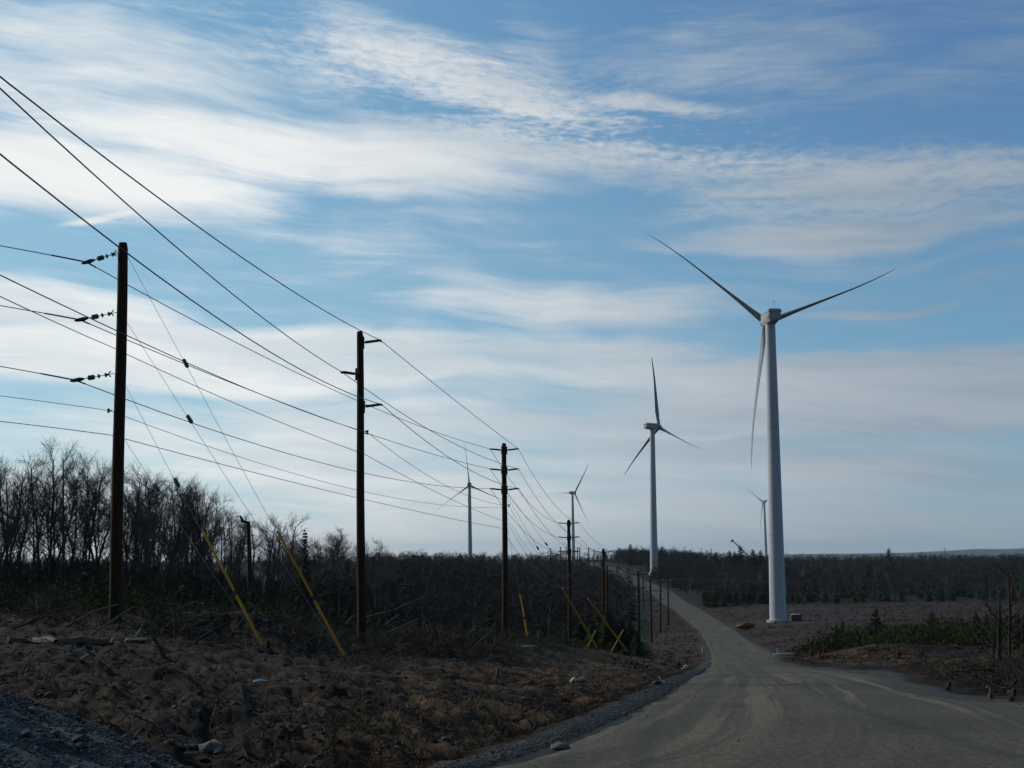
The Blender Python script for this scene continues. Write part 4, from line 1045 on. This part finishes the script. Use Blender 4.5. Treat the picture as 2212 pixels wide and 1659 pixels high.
for _ in range(15000):
    u = rng.random()
    if u < .45: px = rng.uniform(-80, 1180); y = rng.uniform(36, 62) if px < 850 else rng.uniform(48, 86)
    elif u < .62: px = rng.uniform(1900, 2330); y = rng.uniform(22, 40)
    elif u < .75: px = rng.uniform(1100, 1360); y = rng.uniform(75, 130)
    else: px = rng.uniform(-60, 1900); y = math.exp(rng.uniform(math.log(9), math.log(60)))
    x = (px - CX) / F * y
    if not allowed(x, y, 1.0): continue
    L = rng.uniform(.15, .8) * (1.0 if u < .75 else .32); a = rng.uniform(0, 6.28); e = rng.gauss(0, .35)
    z = hz(x, y) + rng.uniform(0, .12); d = Vector((math.cos(a), math.sin(a), e)).normalized() * L; m0 = Vector((x, y, z)); r0 = rng.uniform(.003, .014)
    k_ = m0 + d * .5 + Vector((0, 0, rng.uniform(-.06, .10))); sg += [(m0, k_, r0, r0 * .8), (k_, m0 + d, r0 * .8, r0 * .4)]
    if rng.random() < .5: sg.append((k_, k_ + Vector((rng.uniform(-.3, .3), rng.uniform(-.3, .3), rng.uniform(-.05, .3))), r0 * .6, r0 * .25))
piles = [(980, 52), (900, 54), (1050, 60), (840, 51), (700, 47), (1120, 84), (1000, 72), (930, 56), (640, 45), (1160, 90), (380, 40), (120, 42), (2160, 27)]
for _ in range(5200):
    px, y = piles[rng.randrange(len(piles))]; y *= rng.gauss(1, .05); px += rng.gauss(0, 34); x = (px - CX) / F * y
    if not allowed(x, y, 1.0): continue
    L = rng.uniform(.25, 1.3) * (1 if y > 35 else .5); a = rng.uniform(0, 6.28); e = rng.gauss(.1, .45); z = hz(x, y) + rng.uniform(0, .45) * (1 if y > 35 else .4)
    d = Vector((math.cos(a), math.sin(a), e)).normalized() * L; m0 = Vector((x, y, z)); r0 = rng.uniform(.004, .016)
    k_ = m0 + d * .5 + Vector((0, 0, rng.uniform(-.06, .12))); sg += [(m0, k_, r0, r0 * .8), (k_, m0 + d, r0 * .8, r0 * .4), (k_, k_ + Vector((rng.uniform(-.4, .4), rng.uniform(-.4, .4), rng.uniform(-.05, .4))), r0 * .6, r0 * .25)]
V, Fq = segs_mesh(sg, 4)
tag(link('branch_litter', np_mesh('branch_litter', V, Fq, M['stick'])), 'litter of broken sticks and roots over the torn up earth', 'slash', kind='stuff')

def rock_pts(seed):
    r = np.random.RandomState(seed); t = (1 + 5 ** .5) / 2
    V = np.array([(-1, t, 0), (1, t, 0), (-1, -t, 0), (1, -t, 0), (0, -1, t), (0, 1, t), (0, -1, -t), (0, 1, -t), (t, 0, -1), (t, 0, 1), (-t, 0, -1), (-t, 0, 1)], float) / 1.9
    Fx = np.array([(0, 11, 5), (0, 5, 1), (0, 1, 7), (0, 7, 10), (0, 10, 11), (1, 5, 9), (5, 11, 4), (11, 10, 2), (10, 7, 6), (7, 1, 8), (3, 9, 4), (3, 4, 2), (3, 2, 6), (3, 6, 8), (3, 8, 9), (4, 9, 5), (2, 4, 11), (6, 2, 10), (8, 6, 7), (9, 8, 1)])
    V = V * (1 + r.uniform(-.28, .28, (12, 1))) * np.array([[1.2, .9, .7]]); return V, Fx
RK = [rock_pts(i) for i in range(6)]
def grit(n, a, b, big, share):
    return np.where(nr.rand(n) < share, b + (big - b) * nr.rand(n) ** 2.5, a + (b - a) * nr.rand(n))
def stones(name, xs, ys, zs, ss, label, cat, m_, parent=None):
    Vs, Fs = [], []; off = 0; rr = np.random.RandomState(5)
    for i in range(len(xs)):
        V, Fx = RK[i % 6]; a = rr.rand() * 6.28; c, s_ = math.cos(a), math.sin(a); k = ss[i]
        Vs.append(np.stack([(V[:, 0] * c - V[:, 1] * s_) * k + xs[i], (V[:, 0] * s_ + V[:, 1] * c) * k + ys[i], V[:, 2] * k + zs[i]], 1)); Fs.append(Fx + off); off += 12
    me = np_mesh(name, np.concatenate(Vs), np.concatenate(Fs), m_)
    return tag(link(name, me, parent), label, cat, kind='stuff')
# stones strewn on the soil
N = 6000; yy = np.exp(nr.uniform(math.log(7), math.log(70), N)); px = nr.uniform(-100, 2300, N); x = (px - CX) / F * yy; s_ = road_sd(x, yy); ok = s_ < -.9; x, yy = x[ok], yy[ok]
stones('field_stones', x, yy, height(x, yy) + .005, .006 + nr.rand(len(x)) ** 6 * .07 + yy * .0002, 'small stones strewn over the brown earth', 'stones', M['stone'])
N = 7000; yy = np.exp(nr.uniform(math.log(8), math.log(75), N)); px = nr.uniform(-100, 2300, N); x = (px - CX) / F * yy; s_ = road_sd(x, yy); ok = (s_ < -1.0) & (fbm(x * .8, yy * .8, 88, 3) > .45); x, yy = x[ok], yy[ok]
stones('earth_clods', x, yy, height(x, yy), .010 + nr.rand(len(x)) ** 4 * .045 + yy * .0003, 'crumbled dark clods of torn up earth', 'earth', M['clod'])
# gravel windrow along the left edge of the road
N = 9000; yy = np.exp(nr.uniform(math.log(7.5), math.log(60), N)); l = np.interp(yy, LE[:, 0], LE[:, 1]); off_ = np.abs(nr.normal(0, .24, N)) - .10; x = l - off_ * (1 + yy * .01)
stones('verge_gravel', x, yy, np.maximum(height(x, yy), hbase(x, yy) - .08) + .01, grit(N, .004, .009, .04, .02) + yy * .00025, 'line of loose blue grey gravel along the left edge of the road', 'gravel', M['bluerock'])
N = 1600; yy = nr.uniform(6, 30, N); x = nr.uniform(-1, 9, N) * yy / 14 + 1; ok = road_sd(x, yy) > .3; x, yy = x[ok], yy[ok]
stones('road_pebbles', x, yy, hbase(x, yy) + .03, grit(len(x), .003, .006, .018, .05), 'loose pebbles scattered on the gravel road', 'gravel', M['bluerock'])
# gravel pile, bottom left
pc = (-4.5, 6.3)
def pile(x, y):
    d = np.hypot((x - pc[0]) / 1.0, (y - pc[1]) / 1.15); t = np.clip(1 - d / 3.6, 0, 1)
    return 1.42 * (1 - (1 - t) ** 1.5) * (.92 + .16 * fbm(x * 1.5, y * 1.5, 12, 4)) + (fbm(x * 14, y * 14, 14, 3) - .5) * .035 * (t > 0) + (fbm(x * 3, y * 3, 15, 3) - .5) * .10 * (t > 0)
gx, gy = np.meshgrid(np.linspace(-8.4, -.7, 170), np.linspace(2, 10.8, 170)); gz = hbase(gx, gy) + pile(gx, gy) - .03 - .3 * (pile(gx, gy) < .02)
idx = np.arange(gx.size).reshape(gx.shape); q_ = np.stack([idx[:-1, :-1], idx[:-1, 1:], idx[1:, 1:], idx[1:, :-1]], -1).reshape(-1, 4)
gp = empty('gravel_pile', (pc[0], pc[1], -1.7)); me = np_mesh('heap', np.stack([gx.ravel() - pc[0], gy.ravel() - pc[1], gz.ravel() + 1.7], 1), q_, M['bluerock'], smooth=True); link('heap', me, gp)
N = 60000; a = nr.rand(N) * 6.283; d = np.sqrt(nr.rand(N)) * 3.9; x = pc[0] + np.cos(a) * d; yy = pc[1] + np.sin(a) * d * 1.15; zz = hbase(x, yy) + pile(x, yy); sz = grit(N, .004, .011, .055, .016)
stones('crushed_stone', x - pc[0], yy - pc[1], zz + 1.7, sz, None, None, M['bluerock'], gp)
tag(gp, 'heap of blue grey crushed stone in the bottom left corner', 'gravel pile')
N = 1500; x = nr.normal(-2.1, .5, N); yy = nr.normal(8.9, .35, N); stones('loose_gravel', x, yy, height(x, yy) + .01, grit(N, .004, .010, .04, .02), 'patch of loose grey gravel at the bottom edge between the heap and the road', 'gravel', M['bluerock'])

# single rocks, logs, branches, litter
def rock(p, s_, m_, label, seed, name='rock', sq=(1, 1, .8)):
    r = np.random.RandomState(seed); V, Fx = RK[seed % 6]; V = V.copy()
    me = bpy.data.meshes.new(name); import bmesh
    bm = bmesh.new(); vs = [bm.verts.new(v) for v in V]
    for f in Fx: bm.faces.new([vs[i] for i in f])
    bmesh.ops.subdivide_edges(bm, edges=bm.edges[:], cuts=2, use_grid_fill=True, smooth=.7)
    for v in bm.verts: v.co = v.co * (1 + r.uniform(-.05, .05)); v.co = Vector((v.co.x * s_ * sq[0], v.co.y * s_ * sq[1], v.co.z * s_ * sq[2]))
    bm.to_mesh(me); bm.free(); me.materials.append(m_); me.polygons.foreach_set('use_smooth', [True] * len(me.polygons))
    o = link(name, me, loc=p + Vector((0, 0, s_ * .35))); return tag(o, label, 'rock', 'single rocks')
rock(G(458, 1630), .15, M['rock'], 'pale rounded rock at the right foot of the gravel heap', 3)
rock(G(418, 1622), .10, M['bluerock'], 'darker squat rock left of the pale one at the foot of the gravel heap', 1)
rock(P(1612, 1357, 215), 1.3, M['rust'], 'rusty brown boulder on the right verge of the road before the largest tower', 4, 'boulder', (1.3, 1, .7))
rock(G(962, 1852 / 1.1573), .05, M['rock'], 'small white stone on the bank above the loose gravel', 2)
rock(G(1113 , 1806 / 1.1573), .10, M['stone'], 'round tan stone low on the straw bank', 5)
rock(G(1210, 1875 / 1.1573), .09, M['rock'], 'pale stone at the edge of the road near the bottom', 0)
rock(G(300, 1390), .22, M['rock'], 'flat pale rock beside the grey log at the foot of the tallest pole', 2, 'rock', (1.5, 1, .5))
rock(G(1255, 1478), .16, M['rock'], 'pale stone in the dark hollow of the bank left of the road', 1)
rock(G(1420, 1478), .13, M['bluerock'], 'grey stone at the tip of the dark bank beside the road', 4)
rock(G(1235, 1475), .10, M['rock'], 'white stone highest in the dark hollow of the bank', 3)
def limb(pts, r0, label, name='fallen_branch', m_=None, twigs=0, seed=1, r1=None, cat='branch', grp='branches and roots lying about'):
    r = random.Random(seed); o = MB(pts[0]); n = len(pts); r1 = r0 * .5 if r1 is None else r1
    fine = []
    for i in range(n - 1):
        for j in range(3): fine.append(Vector(pts[i]).lerp(Vector(pts[i + 1]), j / 3) + Vector((r.uniform(-1, 1), r.uniform(-1, 1), r.uniform(-1, 1))) * r0 * .35)
    fine.append(Vector(pts[-1])); k = len(fine)
    o.tube(fine, [lerp(r0, r1, i / (k - 1)) * r.uniform(.88, 1.12) for i in range(k)], 8)
    for t in range(twigs):
        i = r.randint(1, k - 2); d = (fine[i + 1] - fine[i]).normalized(); v = (d + Vector((r.uniform(-1, 1), r.uniform(-1, 1), r.uniform(0, 1)))).normalized(); L = r.uniform(.2, .7)
        o.tube([fine[i], fine[i] + v * L * .5, fine[i] + (v + d * .5).normalized() * L], [r0 * .4, r0 * .3, r0 * .12], 5)
    return tag(o.build(name, m_ or M['deadwood'], None, loc=pts[0]), label, cat, grp)
up = lambda p, h: Vector(p) + Vector((0, 0, h))
def gg(px, py, Y_): return P(px, py, Y_)
limb([up(G(18, 1388), .05), up(G(75, 1390), .07), up(G(120, 1390), .04), up(G(170, 1392), .07), up(G(232, 1392), .05)], .075, 'long grey log lying level at the left edge', 'log', M['deadwood'], 1, 1, .085, 'log')
Yb = 54; limb([gg(790, 1334, Yb), gg(850, 1318, Yb), gg(917, 1289, Yb)], .055, 'long bare pole like branch jutting up right of the second pole', twigs=3, seed=2, r1=.02)
limb([gg(834, 1368, 53), gg(905, 1336, 53)], .04, 'thinner branch slanting up below the long jutting one', twigs=2, seed=3)
limb([gg(833 - 0, 1562 / 1.1573, 50), gg(862, 1536 / 1.1573, 50)], .05, 'branch slanting up just left of the second pole', seed=4)
limb([gg(748, 1349, 50.5), gg(764, 1330, 50.5)], .06, 'short stub of wood propped against the debris left of the second pole', seed=5)
limb([up(G(240, 1395), 0), gg(250, 1370, 36.5), gg(258, 1343, 36.5)], .06, 'leaning stick at the foot of the tallest pole', m_=M['stick'], seed=6)
limb([up(G(292, 1380), 0), gg(305, 1358, 36), gg(316, 1340, 36)], .05, 'stick leaning right, just right of the tallest pole', m_=M['stick'], seed=7)
limb([up(G(356, 1422), 0), gg(341, 1392, 26), gg(326, 1362, 26)], .055, 'dark stake leaning left between the tallest pole and the left guard', m_=M['stick'], seed=8)
g_ = G(256, 1447); limb([up(g_, 0), up(g_, .18) + Vector((-.02, 0, .06)), up(g_, .36) + Vector((-.14, 0, 0)), up(g_, .32) + Vector((-.28, 0, -.04))], .022, 'pale bent root arching out of the soil', 'root', seed=9, r1=.015)
limb([up(G(173, 1430), .03), up(G(190, 1420), .05)], .03, 'short pale stick lying below the grey log', seed=10)
g_ = G(784, 1514); limb([up(g_, 0), up(g_, .12) + Vector((.01, 0, 0)), up(g_, .24) + Vector((.04, 0, 0)), up(g_, .36) + Vector((.01, 0, 0)), up(g_, .45) + Vector((-.03, 0, 0))], .012, 'thin pale wavy twig standing up from the bank', 'twig', seed=11)
r = random.Random(77)
DEB = [(905, 1352), (1000, 1350), (1040, 1362), (1060, 1352), (1115, 1375), (980, 1385), (948, 1400), (1010, 1412), (1150, 1370), (1180, 1382), (870, 1365), (850, 1390), (700, 1340), (660, 1352), (640, 1380), (620, 1395), (560, 1350), (500, 1372), (420, 1392), (380, 1378), (90, 1345), (150, 1352), (40, 1360), (200, 1372), (1240, 1412), (1330, 1420), (2160, 1470), (2100, 1462), (2190, 1485), (2060, 1455)]
WORDS = ['forked', 'curved', 'straight', 'knobbly', 'split', 'short', 'slender', 'twisted', 'long', 'thick']
where = ['in the debris right of the second pole', 'by the three armed pole', 'left of the second pole', 'between the two long yellow guards', 'in the debris at left', 'near the fourth pole', 'in the brush pile at the right edge']
for i, (px_, py_) in enumerate(DEB):
    g_ = G(px_, py_, 18 if px_ > 1900 else 30); a = r.uniform(0, 6.28); L = r.uniform(.6, 1.6) * (.3 if px_ > 1900 else 1); e = r.uniform(-.05, .7)
    d = Vector((math.cos(a), math.sin(a) * .5, e)).normalized()
    wz = where[6] if px_ > 1900 else where[5] if px_ > 1200 else where[1] if px_ > 1050 else where[0] if px_ > 790 else where[2] if px_ > 640 else where[3] if px_ > 540 else where[4]
    limb([g_ - d * .2, up(g_, .1) + d * L * .5 + Vector((0, 0, r.uniform(-.08, .12))), up(g_, .1) + d * L], r.uniform(.022, .045), '%s grey branch sticking out of the slash %s' % (WORDS[i % 10], wz), twigs=r.randint(1, 3), seed=50 + i, m_=M['deadwood'] if i % 2 else M['stick'])
def stump(p, h, r_, label, seed):
    if p.x > 5 and p.y < 40: h *= .7; r_ *= .65
    rr = random.Random(seed); o = empty('tree_stump', p); mb = MB(p)
    mb.tube([p - Vector((0, 0, .2)), p, p + Vector((0, 0, h * .3)), p + Vector((.02, 0, h))], [r_ * 1.5, r_ * 1.35, r_ * 1.05, r_], 10)
    for k in range(4):
        a = k * 1.6 + rr.random(); mb.tube([p + Vector((0, 0, .12)), p + Vector((math.cos(a) * r_ * 1.6, math.sin(a) * r_ * 1.6, .04)), p + Vector((math.cos(a) * r_ * 2.8, math.sin(a) * r_ * 2.8, -.12))], [r_ * .5, r_ * .35, r_ * .15], 6)
    mb.build('stump', M['deadwood'] if seed % 2 else M['stick'], o); tag(o, label, 'stump', 'cut stumps')
for i, (px_, py_, h, r_, lab) in enumerate([(718, 1385, .9, .13, 'upturned pale stump behind the lower end of the right long guard'), (2140, 1510, .28, .045, 'pale cut stump on the right verge, left of the grey one'), (2190, 1515, .30, .06, 'pale grey cut stump nearest the right edge'),
                                        (1165, 1385, .7, .12, 'pale cut stump right of the three armed pole'), (578, 1408, .35, .08, 'small pale stump at the foot of the left long guard'), (1075, 1465, .3, .05, 'short pale stub on the bank between road and poles'), (2050, 1492, .25, .06, 'low pale stub on the right verge left of the bare trunks')]):
    stump(G(px_, py_, 15), h, r_, lab, i)
def scrap(px_, py_, parts, label, Y_=None):
    g_ = G(px_, py_) if Y_ is None else P(px_, py_, Y_); mb = MB(g_)
    for (a, b, r_) in parts: mb.tube([g_ + Vector(a) * .8, (g_ + Vector(a).lerp(Vector(b), .5) * .8 + Vector((0, 0, .02))), g_ + Vector(b) * .8], [r_ * .5, r_ * .65, r_ * .35], 4)
    tag(mb.build('white_scrap', M['white'], None, loc=g_), label, 'litter', 'white scraps left lying')
scrap(561, 1481, [((-.16, 0, .05), (.16, .05, .07), .055)], 'white flat piece of litter on the dark soil below the guards')
scrap(1480, 1446, [((-.30, 0, .05), (.25, .1, .12), .05), ((-.1, 0, .1), (.05, 0, .30), .04), ((-.15, .1, .22), (.28, .1, .26), .035)], 'crumpled white litter at the left road side')
scrap(1517, 1412, [((0, 0, 0), (0, 0, 1.1), .07)], 'small white survey post at the left road side', 140)
scrap(1692, 1415, [((-.75, 0, .05), (.75, .1, .10), .09)], 'white board lying on the right road side', 78)
scrap(1679, 1415, [((.1, 0, 0), (-.05, 0, .55), .05)], 'short white stake beside the white board', 78)
scrap(1428, 1478, [((-.08, 0, .22), (.0, 0, .1), .035), ((0, 0, .1), (.12, 0, .02), .035)], 'bent white strip on the tip of the dark bank')
scrap(1245, 1478, [((-.2, 0, .05), (-.05, 0, .22), .05), ((.1, 0, .2), (.25, 0, .16), .04)], 'white shred of plastic in the dark hollow of the bank')
scrap(1140, 1402, [((-.5, 0, .15), (.5, 0, .18), .05)], 'pale plank end lying near the short yellow guard')

# ------------------------------------------------------------------ transformer box, crane
b = P(1719, 1343.5, 322); o = empty('transformer_box', b)
mb = MB(b); mb.box(b + Vector((0, 0, -.05)), (3.1, 2.4, .3)); mb.build('plinth', M['concrete'], o)
mb = MB(b); mb.box(b + Vector((0, 0, 1.0)), (2.7, 2.0, 1.75), bev=.06); mb.build('cabinet', M['green_box'], o)
mb = MB(b); mb.box(b + Vector((.1, 0, 1.95)), (2.2, 1.9, .14), bev=.03); mb.build('lid', M['lid'], o)
for s_ in (-1, 1):
    mb = MB(b); mb.box(b + Vector((s_ * .64, -1.02, 1.0)), (1.15, .04, 1.5)); d_ = mb.build('door', M['green_box'], o)
    mb = MB(b); mb.box(b + Vector((s_ * .15, -1.07, 1.05)), (.06, .05, .3)); mb.build('handle', M['steel'], d_)
tag(o, 'dark green transformer box on the pad right of the largest turbine tower', 'transformer')
Y_ = 900; a = P(1582, 1168, Y_); bb = P(1640, 1222, Y_); o = empty('crane', bb)
d = (bb - a).normalized(); nrm = Vector((d.z, 0, -d.x)); mb = MB(bb)
for sx in (-1, 1):
    for sy in (-1, 1): mb.tube([a, bb + nrm * 1.1 * sx + Vector((0, sy, 0)), bb + nrm * 1.1 * sx + Vector((0, sy, 0))][:2], .17, 5)
for i in range(2, 18):
    p = a.lerp(bb, i / 18); w = 1.1 * i / 18; p2 = a.lerp(bb, (i - 1) / 18); mb.tube([p + nrm * w, p2 - nrm * w * .95], .09, 4); mb.tube([p2 + nrm * w * .95, p - nrm * w], .09, 4)
mb.build('boom', M['crane'], o)
mb = MB(bb); mb.tube([a - nrm * .8, a + nrm * 1.0], .8, 8); mb.build('boom_head', M['crane'], o)
mb = MB(bb); mb.tube([a, P(1625, 1195, Y_), P(1640, 1204, Y_)], .10, 4); mb.build('pendant_line', M['steel'], o)
mb = MB(bb); mb.box(bb + Vector((1, 0, -2)), (6, 4, 3.6), bev=.3); mb.box(bb + Vector((1, 0, -4.4)), (7, 5, 1.3), bev=.4); mb.build('body', M['crane'], o)
tag(o, 'distant crane with a thin lattice boom rising behind the skyline spruces', 'crane')

# ------------------------------------------------------------------ air
hm = bpy.data.materials.new('pale air'); hm.use_nodes = True; T = NT(hm.node_tree); T.n.clear()
vo = T.new('ShaderNodeVolumePrincipled'); vo.inputs['Color'].default_value = (.66, .84, 1.0, 1); vo.inputs['Density'].default_value = 4.0e-5; vo.inputs['Anisotropy'].default_value = .0
mo = T.new('ShaderNodeOutputMaterial'); T.l.new(vo.outputs[0], mo.inputs['Volume'])
mb = MB(); mb.box((0, 0, 20), (31000, 31000, 220)); hzo = mb.build('haze', hm, smooth=False); tag(hzo, 'thin pale air that turns the far hills blue', 'haze', kind='stuff')
